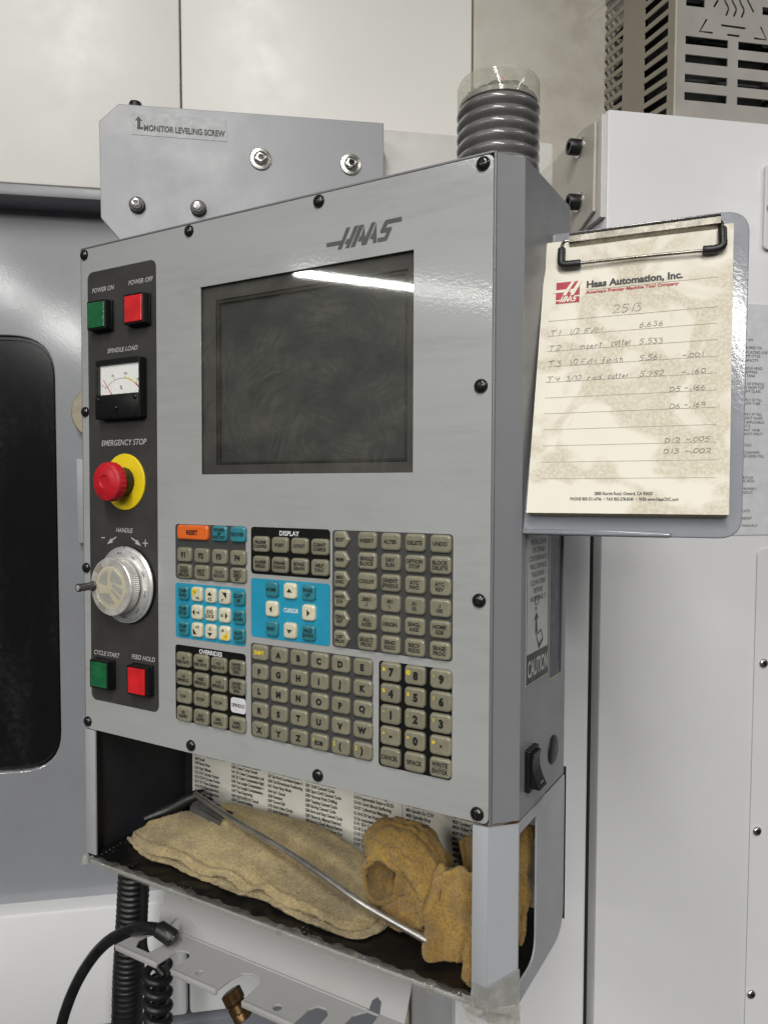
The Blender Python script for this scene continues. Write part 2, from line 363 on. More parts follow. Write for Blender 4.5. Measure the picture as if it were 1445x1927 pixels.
def thin_clear(name, tint=(1, 1, 1), haze=0.06, hazec=(0.6, 0.58, 0.5), rough=0.06, crinkle=0.0):
    m = NT(name); tr = m.n('ShaderNodeBsdfTransparent'); tr.inputs[0].default_value = tuple(tint) + (1,)
    gl = m.n('ShaderNodeBsdfGlossy'); gl.inputs['Roughness'].default_value = rough
    mx = m.n('ShaderNodeMixShader'); m.l(schlick(m, 0.03), mx.inputs[0])
    m.l(tr.outputs[0], mx.inputs[1]); m.l(gl.outputs[0], mx.inputs[2])
    df = m.n('ShaderNodeBsdfDiffuse'); df.inputs[0].default_value = tuple(hazec) + (1,)
    m2 = m.n('ShaderNodeMixShader'); h = m.mathn('MULTIPLY', m.ramp(m.noise(60, 4), [(0.3, g(0.5)), (0.7, g(1.5))]), haze); m.l(h, m2.inputs[0])
    m.l(mx.outputs[0], m2.inputs[1]); m.l(df.outputs[0], m2.inputs[2])
    if crinkle:
        b = m.n('ShaderNodeBump'); b.inputs['Strength'].default_value = crinkle; b.inputs['Distance'].default_value = 0.003
        m.l(m.noise(110, 4, 0.6), b.inputs['Height']); m.l(b.outputs[0], gl.inputs['Normal'])
    m.l(m2.outputs[0], m.out.inputs[0]); return m.m
M['clear'] = thin_clear('clear_plastic', (0.97, 0.97, 0.93), 0.26, (0.62, 0.60, 0.52))
M['tape'] = thin_clear('clear_tape', (0.93, 0.92, 0.88), 0.14, (0.42, 0.41, 0.37), 0.08, 0.8)
M['tape2'] = thin_clear('layered_tape', (0.85, 0.84, 0.80), 0.55, (0.34, 0.335, 0.31), 0.10, 0.9)
M['meterglass'] = thin_clear('meter_glass', (1, 1, 1), 0.01)

def window_mat():
    m = NT('dark_window'); a = m.noise(9, 5, 0.6, stretch=(2, 0.6, 1)); b = m.noise(120, 4, 0.7)
    f = m.mathn('MULTIPLY', m.ramp(a, [(0.48, g(0)), (0.8, g(1))]), m.ramp(b, [(0.4, g(0.1)), (0.7, g(1))]))
    m.l(m.mix(m.mathn('MULTIPLY', f, 0.35), (0.007, 0.007, 0.008, 1), (0.10, 0.10, 0.10, 1)), m.p.inputs['Base Color'])
    m.p.inputs['Roughness'].default_value = 0.14; m.p.inputs['Specular IOR Level'].default_value = 0.4; return m.m
M['window'] = window_mat()

def paper_mat():
    m = NT('oil_stained_paper')
    base = (0.74, 0.705, 0.605, 1); stain = (0.49, 0.43, 0.315, 1)
    a = m.noise(19, 3, 0.5, dist=0.5); b = m.noise(420, 3, 0.7); sep = m.n('ShaderNodeSeparateXYZ'); m.l(m.co, sep.inputs[0])
    # oil has soaked the sheet unevenly; it stops short of the top and the lower left
    gx = m.mathn('MULTIPLY', m.mathn('SUBTRACT', sep.outputs[0], 0.02), 1.1); gy = m.mathn('MULTIPLY', m.mathn('ABSOLUTE', m.mathn('SUBTRACT', sep.outputs[1], 0.125)), -1.6)
    e = m.mathn('ADD', m.mathn('ADD', a, gx), gy)
    f = m.ramp(e, [(0.40, g(0)), (0.47, g(0.9)), (0.60, g(1)), (0.66, g(0.2))])
    grain = m.ramp(b, [(0.34, g(0.35)), (0.60, g(1))])
    col = m.mix(m.mathn('MULTIPLY', m.mathn('MULTIPLY', f, grain), 0.80), base, stain)
    top = m.ramp(sep.outputs[1], [(0.19, g(0)), (0.225, g(1))]); n2 = m.ramp(m.noise(40, 4), [(0.50, g(0)), (0.75, g(1))])
    col = m.mix(m.mathn('MULTIPLY', m.mathn('MULTIPLY', top, n2), 0.6), col, (0.50, 0.46, 0.37, 1))
    m.l(col, m.p.inputs['Base Color']); m.p.inputs['Roughness'].default_value = 0.75
    m.bump(m.noise(35, 3), 0.25, 0.002); return m.m
M['paper'] = paper_mat()
def chart_mat():
    m = NT('chart_sheet'); f = m.noise(22, 4); m.l(m.ramp(f, [(0.3, (0.72, 0.69, 0.60, 1)), (0.7, (0.86, 0.84, 0.76, 1))]), m.p.inputs['Base Color'])
    m.p.inputs['Roughness'].default_value = 0.4; return m.m
M['chart'] = chart_mat()
def liner_mat():
    m = NT('perforated_liner'); v = m.n('ShaderNodeTexVoronoi'); v.inputs['Scale'].default_value = 190; v.inputs['Randomness'].default_value = 0.15; m.l(m.co, v.inputs['Vector'])
    d = m.ramp(v.outputs['Distance'], [(0.16, g(1)), (0.26, g(0))]); w = m.ramp(m.noise(30, 4), [(0.42, g(0)), (0.68, g(1))])
    m.l(m.mix(m.mathn('MULTIPLY', d, w), (0.005, 0.005, 0.005, 1), (0.13, 0.125, 0.11, 1)), m.p.inputs['Base Color'])
    m.p.inputs['Roughness'].default_value = 0.38; m.p.inputs['Specular IOR Level'].default_value = 0.4
    m.bump(m.mathn('ADD', d, m.mathn('MULTIPLY', m.noise(90, 4), 2.0)), 0.5, 0.0012); return m.m
M['liner'] = liner_mat()
def cloth_mat(name, c1, c2, c3, scale=420):
    m = NT(name); a = m.noise(34, 5, 0.6); b = m.noise(scale, 4, 0.75); cst = m.noise(11, 4, 0.6)
    col = m.mix(m.ramp(a, [(0.36, g(0)), (0.64, g(1))]), c1 + (1,), c2 + (1,))
    col = m.mix(m.mathn('MULTIPLY', m.ramp(cst, [(0.46, g(0)), (0.66, g(1))]), 0.75), col, c3 + (1,))
    col = m.mix(m.ramp(b, [(0.34, g(0.55)), (0.60, g(0))]), col, tuple(x*0.35 for x in c3) + (1,))
    m.l(col, m.p.inputs['Base Color']); m.p.inputs['Roughness'].default_value = 0.95; m.p.inputs['Specular IOR Level'].default_value = 0.1
    m.p.inputs['Sheen Weight'].default_value = 0.25
    m.bump(b, 1.0, 0.0022); return m.m
M['rag_tan'] = cloth_mat('tan_terry', (0.60, 0.475, 0.24), (0.42, 0.325, 0.155), (0.20, 0.155, 0.08))
M['rag_ochre'] = cloth_mat('ochre_terry', (0.46, 0.295, 0.078), (0.33, 0.20, 0.05), (0.17, 0.095, 0.028))
M['hair_tan'] = simple('tan_nap', (0.62, 0.49, 0.25), 0.9, var=0.3, spec=0.1)
M['hair_ochre'] = simple('ochre_nap', (0.50, 0.33, 0.105), 0.9, var=0.3, spec=0.1)
M['pcb'] = simple('green_board', (0.06, 0.22, 0.12), 0.5, var=0.5, vscale=200)
M['pink'] = simple('pink_lamp', (0.60, 0.22, 0.26), 0.35)

# ------------------------------------------------------------------ the machine behind
enc = thing('machine_enclosure', 'white sheet metal machine enclosure behind the grey control pendant', 'machine', MF @ Vector((0.2, -0.6, -0.27)))
def mp(name, me, mat, par, at=(0, 0, 0), F=MF): return link(name, me, F @ T(*at), par, M[mat])
mp('upper_panel', box(-0.45, 0.0825, 0.672, 1.25, -0.28, -0.250, 0.003), 'white', enc)
mp('upper_panel', box(0.0845, 0.5045, 0.600, 1.25, -0.28, -0.250, 0.003), 'white', enc)
mp('upper_panel', box(0.5075, 1.2, 0.600, 1.25, -0.28, -0.253, 0.003), 'dirtywhite', enc)
mp('door_header', box(-0.45, 0.30, 0.655, 0.6705, -0.31, -0.247, 0.003), 'bracket', enc)
mp('backing_panel', box(-0.45, 1.2, -0.62, 0.66, -0.42, -0.40), 'base', enc)
mp('lower_panel', box(-0.45, 0.072, -0.5465, -0.3625, -0.33, -0.270, 0.006), 'white2', enc)
mp('lower_panel', box(0.0745, 0.372, -0.5465, -0.3625, -0.33, -0.271, 0.006), 'white2', enc)
mp('base_panel', box(-0.45, 0.385, -0.80, -0.549, -0.33, -0.262, 0.003), 'base', enc)
mp('recess_panel', box(0.374, 0.440, -0.80, -0.30, -0.345, -0.335), 'blackmatte', enc)
mp('column_panel', poly([rr(0.4225, -0.80, 0.5935, 0.50, 0.006)], (), -0.030, -0.020, 0.003), 'white2', enc)
mp('column_edge', box(0.4225, 0.4265, -0.80, 0.50, -0.32, -0.031), 'white2', enc)
mp('column_gap_dark', box(0.5935, 0.6066, -0.80, 0.50, -0.09, -0.040), 'blackmatte', enc)  # darkness of the open gap, put in as a black strip

door = thing('machine_door', 'grey sliding machine door with a dark rounded window, left of the pendant', 'door', MF @ Vector((-0.1, -0.37, -0.3)))
wout = fillet([(-0.50, -0.163), (-0.108, -0.163), (-0.1045, 0.476), (-0.50, 0.476)], [0, 0.058, 0.058, 0], 8)
mp('door_skin', poly([[(-0.45, -0.372), (0.38, -0.372), (0.38, 0.668), (-0.45, 0.668)]], [fillet([(-0.44, -0.163), (-0.108, -0.163), (-0.1045, 0.476), (-0.44, 0.476)], [0.03, 0.058, 0.058, 0.03], 8)], -0.312, -0.300, 0.0015), 'door', door)
mp('window', box(-0.445, -0.100, -0.170, 0.484, -0.3105, -0.3065), 'window', door)
gk = fillet([(-0.442, -0.165), (-0.106, -0.165), (-0.1025, 0.478), (-0.442, 0.478)], [0.03, 0.06, 0.06, 0.03], 8)
gi = fillet([(-0.437, -0.160), (-0.111, -0.160), (-0.1075, 0.473), (-0.437, 0.473)], [0.028, 0.056, 0.056, 0.028], 8)
mp('window_seal', poly([gi], [[(p[0]*0.992-0.0008, p[1]*0.992+0.0012) for p in gi]], -0.306, -0.3035), 'rubber', door)
la = mp('latch_disc', lathe([(0.041, 0), (0.041, 0.016), (0.039, 0.019), (0.001, 0.019)], 40), 'latch', door, (-0.0385, 0.366, -0.2995))
mp('strike_plate', box(-0.075, -0.03, 0.176, 0.300, -0.299, -0.287, 0.002), 'bracket', door)
mp('drip_lip', box(-0.45, 0.38, -0.379, -0.3665, -0.312, -0.292, 0.003), 'white2', door)

# electrical cabinet on the right
cab = thing('electrical_cabinet', 'tall white electrical cabinet behind the clipboard', 'cabinet', MF @ Vector((0.8, -0.6, -0.1)))
mp('body', box(0.607, 1.10, -0.80, 0.7185, -0.30, -0.020, 0.004), 'white2', cab)
mp('door_panel', poly([rr(0.8225, -0.80, 1.1, 0.181, 0.010)], (), -0.019, -0.0175, 0.0005), 'white2', cab)
mp('hinge_plate', poly([rr(0.8180, 0.5605, 0.90, 0.6665, 0.006)], (), -0.019, -0.015, 0.001), 'white2', cab)
def bolt(par, F, at, r=0.006, mat='steel', h=0.0035, hexr=None):
    b = link('bolt', lathe([(r, 0), (r, h*0.25), (r*0.93, h*0.6), (r*0.72, h*0.92), (r*0.45, h)], 24), F @ T(*at), par, M[mat])
    hr = hexr or r * 0.38
    link('hex_socket', lathe([(hr, 0), (hr*0.8, -0.0004)], 6, 0.3, True, False), F @ T(at[0], at[1], at[2] + h + 0.0003), b, M['blackshine'])
    return b
for (a, v) in ((0.8345, 0.030), (0.8318, -0.1945), (0.8296, -0.418)): bolt(cab, MF, (a, v, -0.0175), 0.0062)
bolt(cab, MF, (0.8255, 0.612, -0.0150), 0.006)
pl = mp('placard', poly([rr(0.70, 0.1985, 0.90, 0.4925, 0.004)], (), -0.0196, -0.0186), 'placard', cab)
lines = [(625,'HANDLE'),(638,'POSITION ON'),(653,'REQUIRED OIL'),(661,'LUBRICATING LINE'),(668,'PUMP STYLE.'),(676,'CAPACITY.'),(691,'SPINDLE HEAD.'),(698,'DRIPPING'),(705,'TO TANK.'),
 (720,'SIDE OF SPINDLE'),(727,'SLOWLY FROM TOP'),(734,'SIGHT GLASS.'),(750,'SLOWLY AT FILL'),(757,'OF FLOW TUBE.'),(777,'SLOWLY AT FILL'),(784,'OF SIGHT GLASS.'),(793,'(IF APPLICABLE)'),(800,'(X 2)'),(807,'COOLANT TANK'),(814,'COOLANTS ONLY!'),
 (835,'TOOLS'),(849,'FOR CLEANING'),(856,'THIS SERIES MILL.'),(897,'PARTS OF'),(904,'(OIL BOX)'),(918,'IMPROPERLY'),(925,'CONDUIT'),(960,'PLATE'),(974,'CABINET'),(988,'SEE MANUALS!')]
for py, s in lines:
    v = 0.4921 - (py - 572) * (0.4921 - 0.1991) / (1005 - 572)
    ra = {'HANDLE': 0.793, 'POSITION ON': 0.808}.get(s, 0.800 + 0.0022 * len(s.replace(' ', '')) * 0.9)
    mp('lettering', text(s, 0.0036, None, 0.0, 0, 'RIGHT', 1, 0.92), 'inkprint', pl, (min(ra, 0.836), v, -0.0184))

# support arm with bolted flange
arm = thing('support_arm', 'grimy white pendant support arm with a bolted end flange beside the beacon', 'arm', MF @ Vector((0.5, 0.6, -0.2)))
mp('beam', box(0.30, 0.598, 0.585, 0.7415, -0.245, -0.160, 0.006), 'armwhite', arm)
fl = MF @ Matrix(((0, 0, -1, 0.600), (0, 1, 0, 0), (1, 0, 0, 0), (0, 0, 0, 1)))   # local: u = out of machine, v = up, w = towards -UM (left)
mp('flange', poly([[(-0.165, 0.585), (-0.092, 0.585), (-0.034, 0.601), (-0.032, 0.708), (-0.060, 0.714), (-0.165, 0.714)]], (), 0.0, 0.004, 0.001), 'flange', arm, F=fl)
mp('flange_backing', poly([[(-0.165, 0.59), (-0.022, 0.59), (-0.022, 0.712), (-0.165, 0.712)]], (), -0.0075, -0.0005, 0.0008), 'armwhite', arm, F=fl)
for v in (0.695, 0.6262):
    w = link('washer', lathe([(0.0125, 0), (0.0125, 0.0022), (0.004, 0.0022)], 28), fl @ T(-0.0735, v, 0.004), arm, M['steel'])
    b = link('socket_screw', lathe([(0.0098, 0), (0.0098, 0.0120), (0.0090, 0.0132), (0.0052, 0.0132), (0.0050, 0.007)], 28), fl @ T(-0.0735, v, 0.0062), arm, M['rubber'])

# leveling bracket
brk = thing('leveling_bracket', 'grey steel leveling bracket plate with four bolts above the pendant', 'bracket', MF @ Vector((0.18, 0.53, -0.12)))
bo = fillet([(0.001, 0.588), (0.0205, 0.565), (0.046, 0.530), (0.3495, 0.530), (0.3495, 0.7285), (0.024, 0.7250), (0.001, 0.7025)], [0.006, 0.006, 0, 0, 0.001, 0.004, 0.004], 4)
mp('plate', poly([bo], (), -0.126, -0.120, 0.0012), 'bracket', brk)
mp('top_flange', box(0.026, 0.3485, 0.721, 0.7268, -0.165, -0.1265, 0.001), 'bracket', brk)
M['sticker'] = simple('sticker_grey', (0.345, 0.35, 0.36), 0.42, var=0.05)
st = mp('sticker', poly([[(0.0384, 0.6895), (0.152, 0.6895), (0.152, 0.7165), (0.0384, 0.7165)]], (), -0.1198, -0.1195), 'sticker', brk)
mp('lettering', text('MONITOR LEVELING SCREW', 0.0072, 0.0965, 0.0003, 0, 'LEFT', 1, 1), 'inkblack', st, (0.0530, 0.6985, -0.1192))
mp('arrow', poly([[(0.0455,0.6965),(0.0525,0.6965),(0.0525,0.6990),(0.0492,0.6990),(0.0492,0.7065),(0.0512,0.7065),(0.0472,0.7115),(0.0432,0.7065),(0.0455,0.7065)]], (), -0.1193, -0.1191), 'inkblack', st)
for a, v in ((0.1932, 0.6711), (0.3066, 0.6726)):
    link('washer', lathe([(0.0135, 0), (0.0135, 0.0012), (0.0128, 0.0022), (0.004, 0.0040)], 32), MF @ T(a, v, -0.120), brk, M['steel'])
    bolt(brk, MF, (a, v, -0.1175), 0.0090, h=0.0050, hexr=0.0040)
for a, v in ((0.044, 0.605), (0.1166, 0.6056)):
    link('spacer', lathe([(0.0095, 0), (0.0095, 0.004), (0.0085, 0.006), (0.004, 0.0062)], 28), MF @ T(a, v, -0.120), brk, M['rubber'])
    bolt(brk, MF, (a, v, -0.1140), 0.0066, h=0.0065, hexr=0.0032)
tf = MF @ Matrix(((1,0,0,0.0405),(0,0,1,0.7268),(0,-1,0,-0.140),(0,0,0,1)))
mp('leveling_screw', lathe([(0.0078, 0), (0.0078, 0.009), (0.0070, 0.0105), (0.004, 0.0105), (0.004, 0.006)], 24), 'rubber', brk, F=tf)

# perforated vent cover on top of the cabinet
vent = thing('vent_cover', 'perforated bare metal vent cover on top of the white cabinet', 'vent', MF @ Vector((0.8, 0.72, -0.15)))
holes = []
for a0, a1 in ((0.732, 0.7925), (0.807, 0.8675)):
    for v in (0.7593, 0.7818, 0.8064, 0.8293): holes.append([(a0, v), (a1, v), (a1, v + 0.0103), (a0, v + 0.0103)])
for k in range(5):
    v = 0.8768 + 0.0235 * k
    holes.append([(0.7317, v), (0.758, v), (0.758, v + 0.0098), (0.7317, v + 0.0098)]); holes.append([(0.8405, v), (0.8675, v), (0.8675, v + 0.0098), (0.8405, v + 0.0098)])
def slotline(pts, w=0.0013):
    P = [Vector(p) for p in pts]; L = []; Rr = []
    for i, p in enumerate(P):
        d = (P[min(i+1, len(P)-1)] - P[max(i-1, 0)]).normalized(); nn = Vector((-d.y, d.x)) * w; L.append(p + nn); Rr.append(p - nn)
    return [tuple(q) for q in L + Rr[::-1]]
for pts in ([(0.7613,0.863),(0.7516,0.8468),(0.7702,0.8467)], [(0.7818,0.8576),(0.817,0.857)], [(0.7907,0.8465),(0.8087,0.8464)], [(0.8386,0.8612),(0.8474,0.8456),(0.8295,0.8459)], [(0.7767,0.8885),(0.771,0.8792)], [(0.8186,0.893),(0.828,0.8785)]):
    holes.append(slotline(pts))
for x in (0.7861, 0.7972, 0.8083):
    holes.append(slotline(spline([(x - 0.004, 0.905), (x, 0.8895), (x + 0.0055, 0.880), (x + 0.0040, 0.8740), (x + 0.0022, 0.870)], 4)))
mp('front_plate', poly([[(0.7195, 0.735), (0.8800, 0.735), (0.8800, 1.02), (0.7195, 1.02)]], holes, -0.062, -0.060), 'ventmetal', vent)
vs = MF @ Matrix(((0, 0, -1, 0.7185), (0, 1, 0, 0), (1, 0, 0, 0), (0, 0, 0, 1)))
sh = []
for c0, c1 in ((-0.256, -0.1955), (-0.136, -0.076)):
    for k in range(19):
        v = 0.7340 + 0.0170 * k + (0.0 if c0 < -0.2 else 0.0055)
        sh.append([(c0, v), (c1, v - 0.0105), (c1, v - 0.0105 + 0.0102), (c0, v + 0.0102)])
mp('side_plate', poly([[(-0.268, 0.700), (-0.0605, 0.700), (-0.0605, 1.10), (-0.195, 1.10), (-0.268, 0.991)]], sh, 0.0, 0.0015), 'vent_side', vent, F=vs)
mp('corner_edge', box(0.7165, 0.7193, 0.722, 1.02, -0.0602, -0.0585, 0.0006), 'flange', vent)
mp('far_side_plate', box(0.880, 0.8815, 0.72, 1.02, -0.268, -0.060), 'vent_side', vent)
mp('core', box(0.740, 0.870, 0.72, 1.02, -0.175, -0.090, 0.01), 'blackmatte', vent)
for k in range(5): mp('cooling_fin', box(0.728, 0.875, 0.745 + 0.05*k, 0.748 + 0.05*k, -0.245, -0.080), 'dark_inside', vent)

# ------------------------------------------------------------------ the control pendant
pen = thing('control_pendant', 'grey machine tool control pendant with screen, keypad and hand wheel', 'control panel', (0.23, 0.07, 0.0))
def pp(name, me, mat, par=None, at=(0, 0, 0), F=PF): return link(name, me, F @ T(*at), par or pen, M[mat])
SC0, SC1 = (0.1688, 0.2749), (0.3955, 0.4535)
pp('front_plate', poly([rr(0.0008, 0.0005, 0.4622, 0.5150, 0.005)], [[(SC0[0], SC0[1]), (SC1[0], SC0[1]), (SC1[0], SC1[1]), (SC0[0], SC1[1])]], -0.0016, 0.0, 0.0003), 'overlay')
# housing shell (plan outline extruded), side panel separate
bm = bmesh.new()
plan = [(0.0, 0.0024), (0.4625, 0.0024), (0.4808, 0.0187)]
def wallq(bm, p, q, z0, z1): 
    vs = [bm.verts.new((p[0], p[1], z0)), bm.verts.new((q[0], q[1], z0)), bm.verts.new((q[0], q[1], z1)), bm.verts.new((p[0], p[1], z1))]; bm.faces.new(vs)
back = [(0.4875, 0.1300), (0.44, 0.150), (0.0, 0.150)]
wallq(bm, plan[1], plan[2], 0.0008, 0.5155); wallq(bm, back[0], back[1], 0.0008, 0.5155); wallq(bm, back[1], back[2], 0.0008, 0.5155); wallq(bm, back[2], plan[0], 0.0008, 0.5155)
for z in (0.0008, 0.5155): bm.faces.new([bm.verts.new((x, y, z)) for x, y in plan + back])
# front rim around the plate
for a, b in (((0.0, 0.0), (0.4625, 0.0)),): pass
bmesh.ops.remove_doubles(bm, verts=bm.verts, dist=1e-5)
link('housing', finish(bm, 'housing', 0.3), WF, pen, M['housing'])
pp('top_rim', box(0.0, 0.4625, 0.5153, 0.5172, -0.004, 0.0002, 0.0006), 'housing')
pp('side_rim', box(0.4624, 0.4640, 0.0008, 0.5168, -0.004, -0.0006, 0.0004), 'housing')
pp('left_rim', box(-0.0012, 0.0004, 0.0008, 0.5168, -0.15, -0.0004, 0.0004), 'housing')
sideholes = [[(0.0690, 0.0955), (0.1045, 0.0955), (0.1045, 0.330), (0.0690, 0.330)]]
pp('side_panel', poly([[(0.0, 0.0008), (0.1117, 0.0008), (0.1117, 0.5155), (0.0, 0.5155)]], sideholes, -0.0015, 0.0), 'housing', F=SF)
bm = bmesh.new(); bm_box(bm, 0.0675, 0.1065, 0.094, 0.332, -0.030, -0.0017)
for f in [f for f in bm.faces if f.normal.z > 0.5]: bm.faces.remove(f)
pp('disk_slot', finish(bm, 'slot', 0), 'slotdark', F=SF)
pp('slot_sill', box(0.0688, 0.1047, 0.0952, 0.0962, -0.028, -0.001), 'latch', F=SF)
# side label
sl = pp('caution_label', poly([rr(0.0105, 0.1040, 0.0635, 0.2270, 0.001)], (), 0.0001, 0.0004), 'label', F=SF)
pp('label_border', poly([rr(0.0115, 0.1050, 0.0625, 0.2260, 0.001)], [rr(0.0120, 0.1055, 0.0620, 0.2255, 0.001)], 0.0004, 0.0006), 'caution', sl, F=SF)
pp('caution_band', poly([[(0.0115, 0.1050), (0.0625, 0.1050), (0.0625, 0.1290), (0.0115, 0.1290)]], (), 0.0005, 0.0008), 'caution', sl, F=SF)
pp('lettering', text('CAUTION', 0.0135, 0.0475, 0.0004, 0, 'CENTER', 1, 1), 'label', sl, (0.037, 0.117, 0.0010), F=SF)
for i, s in enumerate(['METAL CHIPS', 'OR OTHER', 'CONTAMINANTS', 'WILL DAMAGE', 'THIS DRIVE -', 'CLEAN DISKS', 'BEFORE', 'INSERTING !!!']):
    pp('lettering', text(s, 0.0044, 0.0033 * len(s) + 0.003, 0.0, 0, 'CENTER', 1, 1), 'caution', sl, (0.037, 0.2190 - 0.0066 * i, 0.0007), F=SF)
pp('arrow', poly([[(0.031, 0.1440), (0.036, 0.1440), (0.0345, 0.1555), (0.0385, 0.1555), (0.0335, 0.1610), (0.0280, 0.1555), (0.0315, 0.1555)]], (), 0.0005, 0.0007), 'caution', sl, F=SF)
pp('drive_drawing', poly([[(0.031,0.163),(0.0335,0.163),(0.0335,0.1655),(0.031,0.1655)], rr(0.0305,0.167,0.0385,0.174,0.0003)], [rr(0.0312,0.1675,0.0378,0.1735,0.0003)], 0.0005, 0.0007), 'caution', sl, F=SF)
pp('disk_drawing', poly([[(0.033,0.1425),(0.045,0.1455),(0.050,0.136),(0.0395,0.130)]], [[(0.034,0.1418),(0.0448,0.1445),(0.0485,0.1372),(0.0395,0.134)]], 0.0005, 0.0007), 'caution', sl, F=SF)
# rocker switch and plug
sw = pp('rocker_switch', poly([rr(0.0105, 0.0190, 0.0325, 0.0535, 0.0015)], (), 0.0, 0.0045, 0.0008), 'black', F=SF)
bm = bmesh.new()
pr = [(0.0225, 0.0045), (0.0225, 0.0120), (0.0300, 0.0085), (0.0370, 0.0062), (0.0440, 0.0060), (0.0505, 0.0072), (0.0505, 0.0045)]
bm_loops(bm, [[(u, v, w) for v, w in pr] for u in (0.0132, 0.0298)])
pp('rocker', finish(bm, 'rocker', 0.5), 'black', sw, F=SF)
pp('circle_mark', poly([[(0.0022*math.cos(t*math.pi/8), 0.0022*math.sin(t*math.pi/8)) for t in range(16)]], [[(0.0016*math.cos(t*math.pi/8), 0.0016*math.sin(t*math.pi/8)) for t in range(16)]], 0, 0.0002), 'inkstrip', sw, F=SF @ T(0.0215, 0.0262, 0.0106) @ Matrix.Rotation(0.44, 4, 'X'))
pp('hole_plug', lathe([(0.0128, 0), (0.0128, 0.0008), (0.0110, 0.0016), (0.001, 0.0018)], 32), 'rubber', at=(0.0800, 0.0325, 0.0), F=SF)

# screws on the plate rim
scr = lathe([(0.0056, 0), (0.0055, 0.0008), (0.0048, 0.0021), (0.0034, 0.0030), (0.0015, 0.0034)], 22)
bm = bmesh.new(); bm_box(bm, -0.0024, 0.0024, -0.00045, 0.00045, 0.0024, 0.0036); bm_box(bm, -0.00045, 0.00045, -0.0024, 0.0024, 0.00241, 0.00361); crs = finish(bm, 'cross', 0)
for x, z in ((6.2,509.1),(155.2,508.9),(304.6,508.8),(454.0,508.7),(453.6,340.7),(453.4,175.3),(453.2,7.6),(303.8,8.4),(154.2,8.5),(4.6,8.3),(4.6,175.6),(5.4,343.0)):
    an = random.uniform(0, 1.5)
    s = link('screw', scr, PF @ T(x/1000, z/1000, 0.0002) @ Matrix.Rotation(an, 4, 'Z'), pen, M['blackshine'])
    link('cross_recess', crs, PF @ T(x/1000, z/1000, 0.0000) @ Matrix.Rotation(an, 4, 'Z'), s, M['blackmatte'])

# maker's mark on the plate
LOGO = [[(312.5,471.9),(327.7,471.9),(332.4,481.6),(336.2,481.6),(327.4,464.6),(323.6,464.6),(325.2,468.5),(312.5,468.6)],
[(340.4,481.6),(344.1,481.6),(335.0,464.6),(331.2,464.6),(333.0,468.4),(330.6,468.4),(332.7,472.0),(335.3,472.0)],
[(344.7,481.5),(349.4,481.5),(340.5,464.6),(336.5,464.6)],
[(349.7,480.5),(350.5,470.2),(356.9,481.5),(360.6,481.5),(351.6,464.6),(347.1,464.6),(346.9,468.2),(343.6,468.2),(345.3,472.2),(346.6,472.2)],
[(361.4,480.9),(361.4,464.6),(358.1,464.6),(357.9,468.3),(355.0,468.3),(356.6,472.2),(357.6,472.2)],
[(384.8,481.5),(384.8,477.9),(372.1,477.9),(369.6,475.0),(375.4,475.0),(375.7,473.4),(371.1,465.2),(370.0,464.6),(362.2,464.6),(362.3,467.9),(368.9,467.9),(370.8,471.5),(365.5,471.5),(364.7,472.7),(368.5,479.6),(370.4,481.3)]]
pp('logo', poly([[(x/1000, y/1000) for x, y in L] for L in LOGO], (), 0.0001, 0.0003), 'inkgrey')

# screen: bezel, display and the dirty pane over it
scn = pp('screen', poly([[(0.160, 0.266), (0.404, 0.266), (0.404, 0.462), (0.160, 0.462)]], [[(0.1835, 0.2840), (0.3880, 0.2840), (0.3880, 0.4405), (0.1835, 0.4405)]], -0.0060, -0.0045, 0.0003), 'stripgrey')
pp('display', box(0.175, 0.396, 0.276, 0.449, -0.0090, -0.0085), 'dark_inside', scn)
pp('display_frame', poly([rr(0.1842, 0.2847, 0.3873, 0.4398, 0.0015)], [rr(0.1868, 0.2870, 0.3850, 0.4372, 0.001)], -0.0084, -0.0055, 0.0004), 'black', scn)
pp('pane', box(0.162, 0.402, 0.268, 0.460, -0.0032, -0.0022), 'pane', scn)

# charcoal strip with its controls
strip = pp('control_strip', poly([rr(0.0106, 0.0340, 0.1106, 0.4893, 0.0075)], (), 0.0001, 0.0003), 'stripgrey')
def slabel(s, x, z, w, cap=0.0047): pp('lettering', text(s, cap, w, 0.00012, 0.22, 'CENTER', 1, 1.3), 'inkstrip', strip, (x, z, 0.0005))
slabel('POWER ON', 0.0340, 0.4695, 0.0335); slabel('POWER OFF', 0.0890, 0.4705, 0.0350); slabel('SPINDLE LOAD', 0.0622, 0.4045, 0.0445)
slabel('EMERGENCY STOP', 0.0625, 0.3088, 0.0660, 0.0060); slabel('HANDLE', 0.0628, 0.2180, 0.0245); slabel('CYCLE START', 0.0345, 0.0858, 0.0395); slabel('FEED HOLD', 0.0890, 0.0875, 0.0335)
pp('minus_mark', box(0.0285, 0.0340, 0.2085, 0.2096, 0.0004, 0.0006), 'inkstrip', strip)
pp('plus_mark', poly([[(0.0900,0.2050),(0.0930,0.2050),(0.0930,0.2020),(0.0942,0.2020),(0.0942,0.2050),(0.0972,0.2050),(0.0972,0.2062),(0.0942,0.2062),(0.0942,0.2092),(0.0930,0.2092),(0.0930,0.2062),(0.0900,0.2062)]], (), 0.0004, 0.0006), 'inkstrip', strip)
for sgn, cx in ((-1, 0.0450), (1, 0.0800)):
    A = [(-0.0070, 0.0036), (-0.0064, 0.0046), (0.0010, 0.0012), (0.0018, 0.0026), (0.0076, -0.0040), (-0.0012, -0.0018), (0.0002, -0.0002)]
    pp('turn_arrow', poly([[(cx + sgn*u, 0.2065 + v) for u, v in A]], (), 0.0004, 0.0006), 'inkstrip', strip)
